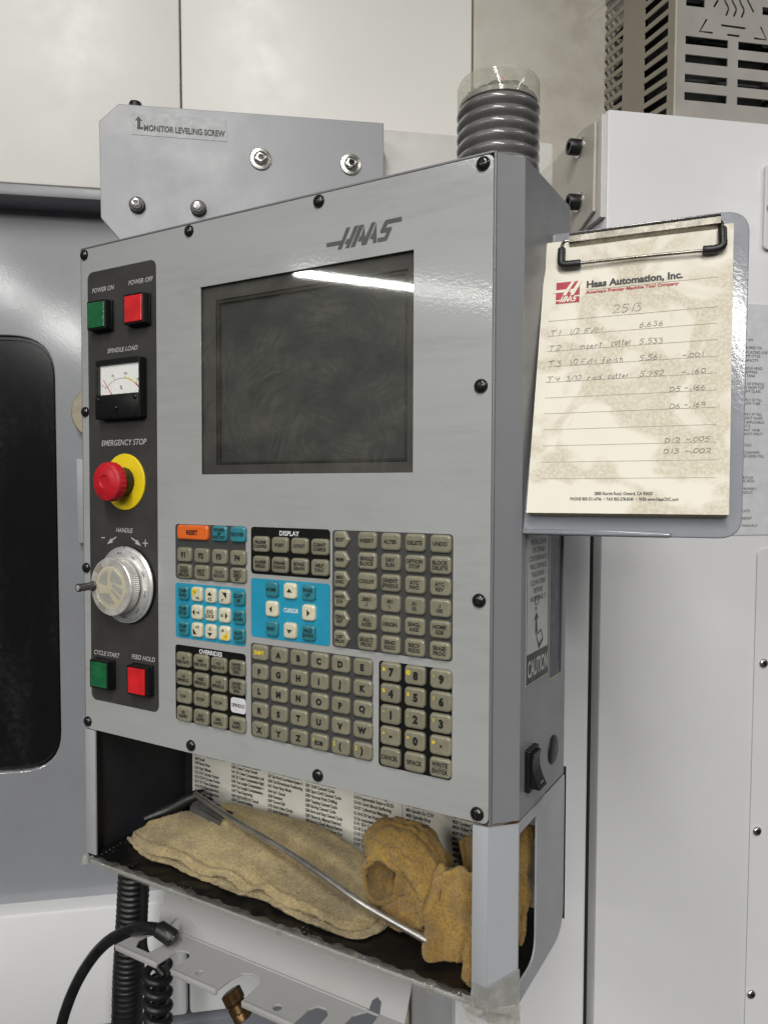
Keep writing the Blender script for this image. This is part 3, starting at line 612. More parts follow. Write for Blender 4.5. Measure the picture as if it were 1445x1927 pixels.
def push(x, z, mat, nm):
    b = pp('push_button', poly([rr(x - 0.0138, z - 0.0150, x + 0.0138, z + 0.0150, 0.0012)], [rr(x - 0.0122, z - 0.0134, x + 0.0122, z + 0.0134, 0.001)], 0.0, 0.0105, 0.0005), 'black')
    b['label'] = nm
    pp('base_flange', box(x - 0.0145, x + 0.0145, z - 0.0157, z + 0.0157, 0.0003, 0.0030, 0.0006), 'black', b)
    pp('lens', poly([rr(x - 0.0119, z - 0.0131, x + 0.0119, z + 0.0131, 0.0009)], (), 0.003, 0.0112, 0.0007), mat, b)
push(0.0358, 0.4405, 'green', 'green power on button'); push(0.0898, 0.4407, 'red', 'red power off button'); push(0.0345, 0.0655, 'green', 'green cycle start button'); push(0.0900, 0.0660, 'red', 'red feed hold button')
# load meter
mt = pp('load_meter', poly([rr(0.0332, 0.3325, 0.0972, 0.3935, 0.0020)], [[(0.0350, 0.3575), (0.0955, 0.3575), (0.0955, 0.3875), (0.0350, 0.3875)]], 0.0, 0.0100, 0.0007), 'black')
pp('meter_lower_cover', box(0.0338, 0.0966, 0.3332, 0.3562, 0.0098, 0.0112, 0.0005), 'black', mt)
pp('scale_card', box(0.0385, 0.0954, 0.3576, 0.3874, 0.0070, 0.0078), 'meterface', mt)
pp('window_wall', box(0.0351, 0.0380, 0.3576, 0.3874, 0.002, 0.0085), 'stripgrey', mt)
def arc(cx, cz, r0, r1, a0, a1, n=12):
    t = [math.radians(a0 + (a1 - a0) * i / n) for i in range(n + 1)]
    return [(cx + r1*math.cos(a), cz + r1*math.sin(a)) for a in t] + [(cx + r0*math.cos(a), cz + r0*math.sin(a)) for a in reversed(t)]
mc = (0.0690, 0.3400)
pp('yellow_zone', poly([arc(*mc, 0.0332, 0.0346, 80, 52)], (), 0.0079, 0.0080), 'inkyellow', mt)
pp('red_zone', poly([arc(*mc, 0.0332, 0.0346, 52, 39)], (), 0.0079, 0.0080), 'inkred', mt)
pp('scale_line', poly([arc(*mc, 0.0331, 0.0334, 135, 80)] + [arc(*mc, 0.0334, 0.0362, a + 0.4, a - 0.4, 1) for a in (133, 107, 81, 52)], (), 0.0079, 0.0080), 'inkgrey', mt)
for s, a in (('0', 135), ('50', 108), ('100', 81), ('150', 53)):
    pp('lettering', text(s, 0.0024, None, 0.0, 0), 'inkgrey', mt, (mc[0] + 0.0388*math.cos(math.radians(a)), mc[1] + 0.0385*math.sin(math.radians(a)), 0.0081))
pp('lettering', text('%', 0.0042, None, 0.0, 0), 'inkgrey', mt, (0.0690, 0.3640, 0.0081))
pp('needle', poly([[(0.0435, 0.3727), (0.0438, 0.3730), (0.0562, 0.3577), (0.0552, 0.3577)]], (), 0.0084, 0.0086), 'red', mt)
pp('meter_glass', box(0.0352, 0.0953, 0.3577, 0.3873, 0.0098, 0.0103), 'meterglass', mt)
for x, z in ((0.0382, 0.3525), (0.0920, 0.3530)): pp('meter_screw', lathe([(0.0026, 0), (0.0026, 0.0008), (0.0016, 0.0012)], 16), 'blackshine', mt, (x, z, 0.0112))
pp('zero_adjuster', lathe([(0.0020, 0), (0.0020, 0.0012), (0.0012, 0.0017)], 16), 'blackshine', mt, (0.0655, 0.3435, 0.0112))
# emergency stop
es = pp('emergency_stop', lathe([(0.0290, 0), (0.0290, 0.0012), (0.0284, 0.0017), (0.0120, 0.0017)], 56), 'yellow', at=(0.0653, 0.2680, 0.0004))
pp('collar', lathe([(0.0150, 0), (0.0150, 0.009), (0.0125, 0.0095), (0.0125, 0.0150)], 40), 'rubber', es, (0.0653, 0.2680, 0.0018))
bm = bmesh.new(); loops = []
for r, w in ((0.0120, 0.0140), (0.0185, 0.0142), (0.0196, 0.0155), (0.0196, 0.0222), (0.0190, 0.0240), (0.0175, 0.0250), (0.0140, 0.0254), (0.0132, 0.0258), (0.0070, 0.0266), (0.0062, 0.0262), (0.0058, 0.0256), (0.001, 0.0254)):
    L = []
    for i in range(72):
        a = 2*math.pi*i/72; rr_ = r
        if r == 0.0196: rr_ += 0.0004 * math.cos(a * 24)
        L.append((rr_*math.cos(a), rr_*math.sin(a), w))
    loops.append(L)
bm_loops(bm, loops); pp('mushroom_head', finish(bm, 'head', 0.5), 'stopred', es, (0.0653, 0.2680, 0.0004))
for k in range(3):
    a0 = 20 + 120*k
    pp('turn_mark', poly([arc(0, 0, 0.0148, 0.0156, a0, a0 + 62, 8)], (), 0, 0.0003), 'stopred', es, (0.0653, 0.2680, 0.0256))
# hand wheel
HW = (0.0675, 0.1618)
hw = pp('hand_wheel', lathe([(0.0398, 0), (0.0398, 0.0035), (0.0392, 0.0042), (0.001, 0.0042)], 72), 'alu', at=(*HW, 0.0004))
pp('dark_rim', lathe([(0.0404, 0), (0.0404, 0.0026), (0.0397, 0.0030)], 72, cap0=False, cap1=False), 'blackshine', hw, (*HW, 0.0004))
pp('dial_ring', lathe([(0.0376, 0.0040), (0.0374, 0.0062), (0.0300, 0.0078), (0.001, 0.0078)], 72), 'alu', hw, (*HW, 0.0004))
tk = []
for i in range(100):
    a = 2*math.pi*i/100; r0 = 0.0345 if i % 10 == 0 else (0.0355 if i % 5 == 0 else 0.0361); d = 0.00011
    ca, sa = math.cos(a), math.sin(a); tk.append([(r0*ca - d*sa, r0*sa + d*ca), (0.0372*ca - d*sa, 0.0372*sa + d*ca), (0.0372*ca + d*sa, 0.0372*sa - d*ca), (r0*ca + d*sa, r0*sa - d*ca)])
tkm = poly(tk, (), 0, 0.0001)
for v in tkm.vertices:
    r = math.hypot(v.co.x, v.co.y); v.co.z += 0.0062 + (0.0374 - r) / 0.0074 * 0.0016 + 0.0003
pp('graduation', tkm, 'inkfaded', hw, (*HW, 0.0004))
for i in range(10):
    a = math.radians(60 - 36 * i); s = '%d|%d' % (10*i if i else 0, 100 - 10*i if i else 0)
    pp('lettering', text(s, 0.0022, None, 0.0, 0), 'inkfaded', hw, F=PF @ T(HW[0] + 0.0328*math.cos(a), HW[1] + 0.0328*math.sin(a), 0.0080) @ Matrix.Rotation(a - math.pi/2, 4, 'Z'))
pp('knob_hub', lathe([(0.0270, 0.0078), (0.0270, 0.0105)], 48), 'blackshine', hw, (*HW, 0.0004))
bm = bmesh.new(); loops = []; NK = 180
for r, w, kn in ((0.0240, 0.0100, 0), (0.0288, 0.0102, 0), (0.0290, 0.0108, 1), (0.0290, 0.0178, 1), (0.0290, 0.0184, 0), (0.0294, 0.0190, 0), (0.0294, 0.0212, 0), (0.0286, 0.0221, 0), (0.0218, 0.0221, 0), (0.0214, 0.0214, 0), (0.001, 0.0214, 0)):
    loops.append([((r - (0.0007 if kn and i % 2 else 0)) * math.cos(2*math.pi*i/NK), (r - (0.0007 if kn and i % 2 else 0)) * math.sin(2*math.pi*i/NK), w) for i in range(NK)])
bm_loops(bm, loops); pp('knob', finish(bm, 'knob', 0.45), 'knobface', hw, (*HW, 0.0004))
pp('medallion', lathe([(0.0212, 0.0215), (0.0211, 0.0219), (0.001, 0.0219)], 48), 'cream', hw, (*HW, 0.0004))
def circ(cx, cz, r, n=40): return [(cx + r*math.cos(2*math.pi*i/n), cz + r*math.sin(2*math.pi*i/n)) for i in range(n)]
def seg(pts): return [(u*0.0172, v*0.0172) for u, v in pts]
# grey fields of the medallion, leaving the turned letter in cream
pp('medallion_field', poly([arc(0, 0, 0.0001, 0.0172, 10, 82, 14)[:15] + seg([(-0.02, 0.30)]),
     seg([(0.12, 0.02), (0.86, -0.42)]) + arc(0, 0, 0.001, 0.0172, -27, -3, 6)[:7] + seg([(0.20, 0.22)]),
     seg([(0.02, -0.22), (0.62, -0.66)]) + arc(0, 0, 0.001, 0.0172, -48, -36, 4)[:5] + seg([(0.10, -0.10)]),
     arc(0, 0, 0.001, 0.0172, 205, 290, 14)[:15] + seg([(-0.10, -0.38)]), arc(0, 0, 0.001, 0.0172, 100, 170, 14)[:15] + seg([(-0.30, 0.10)])], (), 0.0220, 0.0222), 'medallion', hw, (*HW, 0.0004))
pp('medallion_dome', lathe([(0.0203, 0.0222), (0.0190, 0.0229), (0.0130, 0.0239), (0.001, 0.0243)], 48, cap0=False), 'clear', hw, (*HW, 0.0004))
for a0, a1 in ((118, 146), (226, 252)): pp('finger_dimple', poly([arc(0, 0, 0.0216, 0.0276, a0, a1, 8)], (), 0.0222, 0.0224), 'dimple', hw, (*HW, 0.0004))
pp('crank', lathe([(0.0052, 0), (0.0052, 0.0010), (0.0040, 0.0016), (0.0040, 0.0150), (0.0044, 0.0175), (0.0040, 0.0188), (0.0022, 0.0190), (0.0020, 0.0180)], 26), 'darkmetal', hw, (HW[0] - 0.0252, HW[1] - 0.0005, 0.0222))
pp('crank_screw', lathe([(0.0027, 0), (0.0027, 0.0006), (0.0012, 0.0010)], 18), 'alu', hw, (HW[0] - 0.0252, HW[1] - 0.0005, 0.0408))
pp('index_mark', box(-0.0003, 0.0003, 0.0378, 0.0402, 0.0036, 0.0046), 'inkblack', hw, (*HW, 0.0004))

# ------------------------------------------------------------------ keypad
def panel(name, x0, z0, x1, z1, mat):
    return pp(name, poly([rr(x0/1000, z0/1000, x1/1000, z1/1000, 0.0032)], (), 0.0001, 0.0004), mat)
function_field = panel('key_field', 135.0, 172.7, 223.3, 226.5, 'panelgrey')
jog_field = panel('key_field', 134.6, 114.0, 223.2, 168.4, 'panelblue')
display_field = panel('key_field', 229.7, 183.1, 316.4, 226.4, 'panelblack')
cursor_field = panel('key_field', 229.6, 124.5, 316.5, 179.0, 'panelblue')
mode_field = panel('key_field', 318.9, 124.8, 431.4, 226.1, 'panelgrey')
override_field = panel('key_field', 134.1, 31.4, 222.9, 106.8, 'panelblack')
alpha_field = panel('key_field', 229.2, 31.0, 359.2, 118.6, 'panelgrey')
number_field = panel('key_field', 365.1, 29.4, 431.4, 118.2, 'panelblack')
pp('lettering', text('DISPLAY', 0.0042, 0.0245, 0.00012), 'inkwhite', display_field, (0.2730, 0.2215, 0.0006))
pp('lettering', text('CURSOR', 0.0040, 0.0162, 0.00012), 'inkwhite', cursor_field, (0.2750, 0.1523, 0.0006))
pp('lettering', text('OVERRIDES', 0.0042, 0.0290, 0.00012), 'inkwhite', override_field, (0.1800, 0.1032, 0.0006))
_km = {}
def keymesh(w, h, shape='r'):
    k = (w, h, shape)
    if k in _km: return _km[k]
    bm = bmesh.new(); loops = []
    for ins, z in ((-0.0003, 0.0003), (-0.0002, 0.0010), (0.0, 0.0022), (0.0006, 0.0029), (0.0015, 0.0031), (0.0026, 0.00305)):
        x, y = w/2 - ins, h/2 - ins
        if shape == 'r': L = rr(-x, -y, x, y, max(0.0030 - ins*0.6, 0.0006), 4)
        else: L = fillet([(x, 0), (x - h*0.32, y), (-x, y), (-x, -y), (x - h*0.32, -y)], [0.0008, 0.002, 0.0026, 0.0026, 0.002], 3)
        loops.append([(a, b, z) for a, b in L])
    bm_loops(bm, loops, False, True); _km[k] = finish(bm, 'key', 0.9); return _km[k]
_kmm = {}
def key(x, z, w, h, mat, leg=None, cap=3.0, ink='inkblack', shape='r', maxw=None, line=0.92, bold=0.0, dx=0.0, dz=0.0, alt=None, art=None, artmat='inkblack'):
    k = (w, h, shape, mat)
    if k not in _kmm: me = keymesh(w/1000, h/1000, shape).copy(); me.materials.append(M[mat]); _kmm[k] = me
    o = link('key', _kmm[k], PF @ T(x/1000, z/1000, 0.0002), pen)
    if leg: link('legend', text(leg, cap/1000, (maxw or w*0.86)/1000, bold + 0.00016, 0, 'CENTER', line, 0.92), PF @ T((x+dx)/1000, (z+dz)/1000, 0.00345), o, M[ink])
    if alt: link('legend', text(alt, 0.0030, None, 0.00018), PF @ T((x-5.6)/1000, (z+2.2)/1000, 0.00345), o, M['inkyellow'])
    if art:
        for a, am in art: link('legend', poly([[(u/1000, v/1000) for u, v in a]], (), 0, 0.0001), PF @ T(x/1000, z/1000, 0.00342), o, M[am])
    return o
# function keys
key(159.4, 218.8, 39.6, 13.9, 'keyorange', 'RESET', 4.3, bold=0.0001)
key(193.6, 218.8, 17.6, 14.4, 'keyteal', 'POWER\nUP\nRESTART', 2.9, line=0.86, ink='inkblack'); key(215.8, 218.8, 17.6, 14.4, 'keyteal', 'RECOVER', 3.3)
for i in range(4): key(148.5 + 22.4*i, 196.8, 17.9, 13.9, 'key', 'F%d' % (i+1), 5.0, bold=0.0002)
for i, s in enumerate(['TOOL\nOFFSET\nMEASUR', 'NEXT\nTOOL', 'TOOL\nRELEASE', 'PART\nZERO\nSET']): key(148.5 + 22.4*i, 180.5, 17.9, 13.9, 'key', s, 2.9, line=0.85, ink='inkblack' if i != 2 else 'inkfaded')
# jog keys
JX = (147.0, 164.5, 181.8, 199.0, 216.6); JZ = (159.0, 141.5, 124.2)
for r, (a, b) in enumerate((('CHIP\nFWD', 'CLNT\nUP'), ('CHIP\nSTOP', 'CLNT\nDOWN'), ('CHIP\nREV', 'AUX\nCLNT'))):
    key(JX[0], JZ[r], 13.4, 13.8, 'keyteal', a, 3.4); key(JX[4], JZ[r], 13.4, 13.8, 'keyteal', b, 3.4)
up = [(-2.9, -1.2), (2.9, -1.2), (0, 2.4)]; dn = [(-2.9, 1.2), (2.9, 1.2), (0, -2.4)]; lf = [(-2.6, 0), (0.4, 3.2), (0.4, -3.2)]; rt = [(2.6, 0), (-0.4, 3.2), (-0.4, -3.2)]
sh_ = lambda p, x, y: [(u + x, v + y) for u, v in p]
key(JX[1], JZ[0], 13.4, 13.8, 'keycream', '+A', 2.9, dx=1.6, dz=-3.2, art=[([(-5, 5.2), (3.6, 5.2), (-5, -2.6)], 'inkyellow')])
key(JX[2], JZ[0], 13.4, 13.8, 'keycream', '+Z', 2.9, dz=-3.2, art=[(sh_(up, 0, 1.4), 'inkblack')])
key(JX[3], JZ[0], 13.4, 13.8, 'keycream', '-Y', 2.9, dx=-2.0, dz=-3.2, art=[([(-1.8, 4.4), (3.4, 4.4), (3.4, -1.4)], 'inkblack')])
key(JX[1], JZ[1], 13.4, 13.8, 'keycream', '+X', 2.7, dx=2.2, art=[(sh_(lf, -2.2, 0), 'inkblack')])
key(JX[2], JZ[1], 13.4, 13.8, 'keycream', 'JOG\nLOCK', 3.3)
key(JX[3], JZ[1], 13.4, 13.8, 'keycream', '-X', 2.7, dx=-2.2, art=[(sh_(rt, 2.4, 0), 'inkblack')])
key(JX[1], JZ[2], 13.4, 13.8, 'keycream', '+Y', 2.9, dx=1.2, dz=3.0, art=[([(-4.2, 1.6), (0.6, -4.2), (-4.2, -4.2)], 'inkblack')])
key(JX[2], JZ[2], 13.4, 13.8, 'keycream', '-Z', 2.9, dz=3.0, art=[(sh_(dn, 0, -2.0), 'inkblack')])
key(JX[3], JZ[2], 13.4, 13.8, 'keycream', '-A', 2.9, dx=-1.4, dz=3.0, art=[([(5, -5.2), (-3.6, -5.2), (5, 2.6)], 'inkyellow')])
for (cx, cz, s) in ((JX[1] - 2.4, JZ[0] + 2.2, '+B'), (JX[3] + 2.2, JZ[2] - 2.6, '-B')):
    ko = [o for o in pen.children if o.name.startswith('key') and (WM[o].translation - (PF @ Vector(((JX[1] if s == '+B' else JX[3])/1000, (JZ[0] if s == '+B' else JZ[2])/1000, 0.0002)))).length < 1e-5][0]
    link('legend', text(s, 0.0026, None, 0.0), PF @ T(cx/1000, cz/1000, 0.0036), ko, M['inkblack'])
# display keys
for i, s in enumerate(['PRGRM\nCONVRS', 'POSIT', 'OFFSET', 'CURNT\nCOMDS']): key(242.6 + 21.5*i, 210.8, 17.8, 14.0, 'key', s, 3.0, ink='inkfaded' if i == 2 else 'inkblack')
for i, s in enumerate(['ALARM\nMESGS', 'PARAM\nDGNOS', 'SETNG\nGRAPH', 'HELP\nCALC']): key(242.6 + 21.5*i, 192.8, 17.8, 14.0, 'key', s, 3.0)
CX = (254.8, 275.1, 295.1); CZ = (170.2, 152.3, 134.4)
key(CX[0], CZ[0], 13.6, 13.9, 'keyteal', 'HOME', 3.2); key(CX[2], CZ[0], 13.6, 13.9, 'keyteal', 'PAGE\nUP', 3.2); key(CX[0], CZ[2], 13.6, 13.9, 'keyteal', 'END', 3.2); key(CX[2], CZ[2], 13.6, 13.9, 'keyteal', 'PAGE\nDOWN', 3.2)
key(CX[1], CZ[0], 13.6, 13.9, 'keycream', art=[(up, 'inkblack')]); key(CX[1], CZ[2], 13.6, 13.9, 'keycream', art=[(dn, 'inkfaded')])
key(CX[0], CZ[1], 13.6, 13.9, 'keycream', art=[(sh_(lf, 0.6, 0), 'inkblack')]); key(CX[2], CZ[1], 13.6, 13.9, 'keycream', art=[(sh_(rt, -0.6, 0), 'inkblack')])
# mode keys
RX = (354.6, 376.8, 399.1, 421.4)
rows = [('EDIT', ['INSERT', 'ALTER', 'DELETE', 'UNDO']), ('MEM', ['SINGLE\nBLOCK', 'DRY\nRUN', 'OPTION\nSTOP', 'BLOCK\nDELETE']), ('MDI\nDNC', ['COOLNT', 'ORIENT\nSPINDLE', 'ATC\nFWD', 'ATC\nREV']),
        ('HAND\nJOG', ['.0001\n.1', '.001\n1.', '.01\n10.', '.1\n100.']), ('ZERO\nRET', ['ALL\nAXES', 'ORIGIN', 'SINGL\nAXIS', 'HOME\nG28']), ('LIST\nPROG', ['SELECT\nPROG', 'SEND\nRS232', 'RECV\nRS232', 'ERASE\nPROG'])]
for r, (m_, ks) in enumerate(rows):
    z = 218.2 - 17.06 * r
    key(329.6, z, 15.4, 14.0, 'key', m_, 3.0, shape='p', maxw=9.5, dx=-1.4)
    for x, s in zip(RX, ks): key(x, z, 17.6, 14.0, 'key', s, 3.2)
# override keys
OZ = (93.0, 75.1, 57.2, 39.3)
ov = [['-10\nFEED RATE', '100%\nFEED RATE', '+10\nFEED RATE', 'HAND\nCNTRL\nFEED'], ['-10\nSPINDLE', '100%\nSPINDLE', '+10\nSPINDLE', 'HAND\nCNTRL\nSPIN'], ['CW', 'STOP', 'CCW', None], ['5%\nRAPID', '25%\nRAPID', '50%\nRAPID', '100%\nRAPID']]
for r in range(4):
    for c_ in range(4):
        x = 146.9 + 22.45 * c_
        if ov[r][c_] is None:
            sp = pp('printed_legend', poly([rr((x-9)/1000, (OZ[r]-7.2)/1000, (x+9)/1000, (OZ[r]+7.2)/1000, 0.003)], (), 0.0005, 0.0008), 'spindlewhite')
            pp('lettering', text('SPINDLE', 0.0034, 0.0150, 0.0001), 'inkblack', sp, (x/1000, OZ[r]/1000, 0.0010))
        else: key(x, OZ[r], 18.6, 14.5, 'key', ov[r][c_], 3.1 if ov[r][c_].count('\n') < 2 else 2.9, line=0.9)
# letter keys
al = ['SHIFT', 'A', 'B', 'C', 'D', 'E', 'F', 'G', 'H', 'I', 'J', 'K', 'L', 'M', 'N', 'O', 'P', 'Q', 'R', 'S', 'T', 'U', 'V', 'W', 'X', 'Y', 'Z', 'EOB', '(', ')']
for i, s in enumerate(al):
    x = 241.1 + 21.88 * (i % 6); z = 110.9 - 17.92 * (i // 6)
    if s == 'SHIFT': key(x, z, 18.0, 13.9, 'key', s, 3.5, ink='inkyellow', bold=0.0001)
    elif len(s) == 1: key(x, z, 18.0, 13.9, 'key', s, 5.3, bold=0.00034, alt={'(': '[', ')': ']'}.get(s))
    else: key(x, z, 18.0, 13.9, 'key', s, 3.6, bold=0.0001, alt='/', dz=-0.6)
# number keys
nu = [('7', '&'), ('8', '@'), ('9', ':'), ('4', '%'), ('5', '$'), ('6', '!'), ('1', '*'), ('2', "'"), ('3', '?'), ('-', '+'), ('0', '='), ('.', '#'), ('CANCEL', None), ('SPACE', None), ('WRITE\nENTER', None)]
for i, (s, a) in enumerate(nu):
    x = (377.0, 399.5, 422.3)[i % 3]; z = 110.2 - 17.86 * (i // 3)
    bar = [([(-6.2, -0.15), (6.2, -0.15), (6.2, 0.15), (-6.2, 0.15)], 'inkblack')] if '\n' in s else None
    key(x, z, 18.2, 15.2, 'key', s, 6.3 if len(s) == 1 and s not in '-.' else (6.0 if s in '-.' else 3.6), bold=0.00042 if len(s) == 1 else 0.0, alt=a, line=1.15, dx=1.0 if len(s) == 1 else 0, art=bar)

# ------------------------------------------------------------------ warning beacon
be = thing('warning_beacon', 'ribbed dark grey beacon with clear cap standing on the pendant', 'beacon', (0.4405, 0.070, 0.5157))
BF = T(0.4405, 0.070, 0.5157) @ Matrix.Diagonal((1, 1, 0.80, 1))
prof = [(0.0330, 0)]
for k in range(7):
    b = 0.001 + 0.0121 * k
    prof += [(0.0326, b + 0.0006), (0.0342, b + 0.0022), (0.0351, b + 0.0046), (0.0350, b + 0.0070), (0.0341, b + 0.0092), (0.0326, b + 0.0104), (0.0316, b + 0.0112)]
prof += [(0.0328, 0.0862), (0.0331, 0.0905), (0.0325, 0.0912), (0.0300, 0.0912), (0.0295, 0.0880)]
link('ribbed_base', lathe(prof, 64, 0.5), BF, be, M['beacongrey'])
link('clear_cap', lathe([(0.0345, 0.0850), (0.0346, 0.0890), (0.0346, 0.1070), (0.0338, 0.1100), (0.0320, 0.1109), (0.0310, 0.1096), (0.001, 0.1092)], 64, 0.5, cap0=False), BF, be, M['clear'])
bm = bmesh.new()
bmesh.ops.create_icosphere(bm, subdivisions=4, radius=1)
for v in bm.verts:
    n_ = noise.noise(v.co * 5) * 0.22 + noise.noise(v.co * 14) * 0.16
    v.co = Vector((v.co.x * 0.024 * (1 + n_), v.co.y * 0.018 * (1 + n_), v.co.z * 0.0060 * (1 + n_) + 0.1025))
link('circuit_board', finish(bm, 'pcb', 0), BF, be, M['pcb'])
for x, y in ((0.008, -0.010), (0.016, 0.003), (-0.016, -0.004)):
    link('bulb', lathe([(0.0022, 0), (0.0022, 0.004), (0.0016, 0.0055), (0.0004, 0.006)], 12), BF @ T(x, y - 0.006, 0.1020), be, M['pink'])

# ------------------------------------------------------------------ clipboard and pad
cb = thing('clipboard', 'grey metal clipboard plate with wire clip fixed to the pendant side', 'clipboard', CF @ Vector((0.07, 0, 0)))
def cp(name, me, mat, par=None, at=(0, 0, 0), F=CF): return link(name, me, F @ T(*at), par or cb, M[mat])
co = fillet([(0.0, -0.001), (0.108, -0.0045), (0.152, -0.0045), (0.1605, 0.2545), (0.0015, 0.2545)], [0.001, 0.001, 0.016, 0.020, 0.002], 6)
cp('plate', poly([co], (), 0.0, 0.0020, 0.0006), 'clipboard')
cp('bottom_hem', box(0.000, 0.1065, -0.0052, -0.0010, 0.0005, 0.0058, 0.0012), 'clipboard')
cp('mounting_flange', box(-0.0018, 0.0002, 0.010, 0.205, -0.046, 0.0012, 0.0005), 'housing')
# rolled spring housing of the clip
bm = bmesh.new(); loops = []
prof = [(0.2340, 0.0035), (0.2325, 0.0130), (0.2350, 0.0175), (0.2395, 0.0190), (0.2435, 0.0165), (0.2450, 0.0120), (0.2440, 0.0105), (0.2425, 0.0150), (0.2392, 0.0172), (0.2362, 0.0160), (0.2342, 0.0125), (0.2352, 0.0035)]
bm_loops(bm, [[(u, v + 0.0, w) for v, w in prof] for u in (0.0275, 0.1390)])
cp('clip_housing', finish(bm, 'clip', 0.7), 'nickel')
cp('clip_base', box(0.030, 0.137, 0.2300, 0.2500, 0.0020, 0.0040, 0.0006), 'nickel')
wire = spline([(0.0300, 0.2385, 0.0130), (0.0262, 0.2390, 0.0132), (0.0228, 0.2375, 0.0138), (0.0215, 0.2330, 0.0150), (0.0215, 0.2200, 0.0158), (0.0222, 0.2165, 0.0160), (0.0270, 0.2155, 0.0160), (0.0820, 0.2150, 0.0162), (0.1345, 0.2140, 0.0160), (0.1392, 0.2152, 0.0160), (0.1400, 0.2195, 0.0158), (0.1402, 0.2330, 0.0150), (0.1395, 0.2378, 0.0140), (0.1365, 0.2392, 0.0132)], 5)
cp('clip_wire', tube_mesh(wire, 0.0013, 10), 'nickel')
def tip(pts):
    p = spline(pts, 5); bm = bmesh.new(); rs = [0.0031 + (0.00025 if i % 2 else 0) for i in range(len(p))]; rs[0] = rs[-1] = 0.0028
    bm_tube(bm, p, rs, 12); return finish(bm, 'tip', 0.9)
cp('rubber_tip', tip([(0.0216, 0.2310, 0.0152), (0.0216, 0.2235, 0.0157), (0.0222, 0.2172, 0.0160), (0.0262, 0.2155, 0.0161), (0.0372, 0.2153, 0.0161)]), 'rubber')
cp('rubber_tip', tip([(0.1401, 0.2320, 0.0152), (0.1402, 0.2235, 0.0157), (0.1400, 0.2165, 0.0160), (0.1355, 0.2142, 0.0161), (0.1265, 0.2144, 0.0161)]), 'rubber')

pad = thing('notepad', 'oil stained ruled notepad with handwritten tool offsets held in the clipboard', 'notepad', CF @ Vector((0.07, 0.01, 0.002)))
def np_(name, me, mat, par=None, at=(0, 0, 0)): return link(name, me, CF @ T(*at), par or pad, M[mat])
PW = 0.0125
bm = bmesh.new(); NXp, NYp = 28, 44
grid = []
for j in range(NYp + 1):
    row = []
    for i in range(NXp + 1):
        u = i / NXp; v = j / NYp; x = 0.0036 + 0.0006*v*8 + 0.1398 * u; y = 0.0100 + (0.2290 - 0.003*u) * v
        w = PW + 0.0006 * noise.noise(Vector((u*3, v*4, 1.7))) * max(0, v - 0.86) / 0.14 - 0.0016 * math.exp(-((y - 0.216)/0.006)**2) + (0.0022 * math.exp(-((y - 0.216)/0.004)**2) * math.exp(-((u - 0.5)/0.16)**2) if True else 0) + 0.002 * max(0, v - 0.93) / 0.07 * 0.6
        w = min(w, PW + 0.0012)
        row.append(bm.verts.new((x, y, w)))
    grid.append(row)
for j in range(NYp):
    for i in range(NXp): bm.faces.new((grid[j][i], grid[j][i+1], grid[j+1][i+1], grid[j+1][i]))
np_('top_sheet', finish(bm, 'sheet', 1.2), 'paper')
np_('page_block', poly([fillet([(0.0040, 0.0100), (0.1431, 0.0100), (0.1478, 0.2350), (0.0086, 0.2385)], 0.0012, 2)], (), 0.0025, PW - 0.0020), 'padedge')
H = PW + 0.0003
np_('ruled_line', box(0.0415, 0.1375, 0.1928, 0.1931, H - 0.0002, H), 'ruled')
for k in range(11):
    z = 0.1684 - 0.01316 * k
    np_('ruled_line', box(0.0135, 0.1372 - 0.0002*k, z, z + 0.00028, H - 0.0002, H), 'ruled')
lg = np_('letterhead_emblem', box(0.0183, 0.0368, 0.1832, 0.2020, H - 0.0002, H), 'inkred')
E0 = Vector((0.0183, 0.1832))
HL = [[(12.3,20.3),(14.8,20.4),(7.9,7.2),(5.3,7.3),(6.5,10.3),(-2.4,10.2),(-1.2,12.9),(8.0,13.0)], [(17.8,20.5),(20.6,20.4),(14,7.0),(11.1,7.1),(12.2,9.7),(10.4,9.9),(11.8,13),(13.6,12.9)]]
np_('emblem_letter', poly([[(E0.x + x/1000, E0.y + y*0.93/1000) for x, y in L] for L in HL], (), H + 0.0001, H + 0.0003), 'paper', lg)
np_('emblem_lettering', poly([[(E0.x + (x - 312.5)*0.0185/72.3, E0.y + 0.0009 + (y - 464.6)*0.0052/17) for x, y in L] for L in LOGO], (), H + 0.0001, H + 0.0003), 'paper', lg)
np_('lettering', text('Haas Automation, Inc.', 0.0058, 0.0710, 0.00035, 0, 'LEFT', 1, 1.3, vc='BOTTOM'), 'inkblack', None, (0.0418, 0.1936, H))
np_('lettering', text("America's Premier Machine Tool Company", 0.0026, 0.0690, 0.00012, 0.12, 'LEFT', 1, 1.3), 'inkred', None, (0.0415, 0.1906, H))
np_('lettering', text('2800 Sturgis Road, Oxnard, CA 93030', 0.0025, 0.0405, 0.00006), 'inkprint', None, (0.0735, 0.0248, H))
np_('lettering', text('PHONE 800-331-6746  \u2022  FAX 805-278-8540  \u2022  WEB www.HaasCNC.com', 0.0025, 0.0750, 0.00006), 'inkprint', None, (0.0735, 0.0210, H))
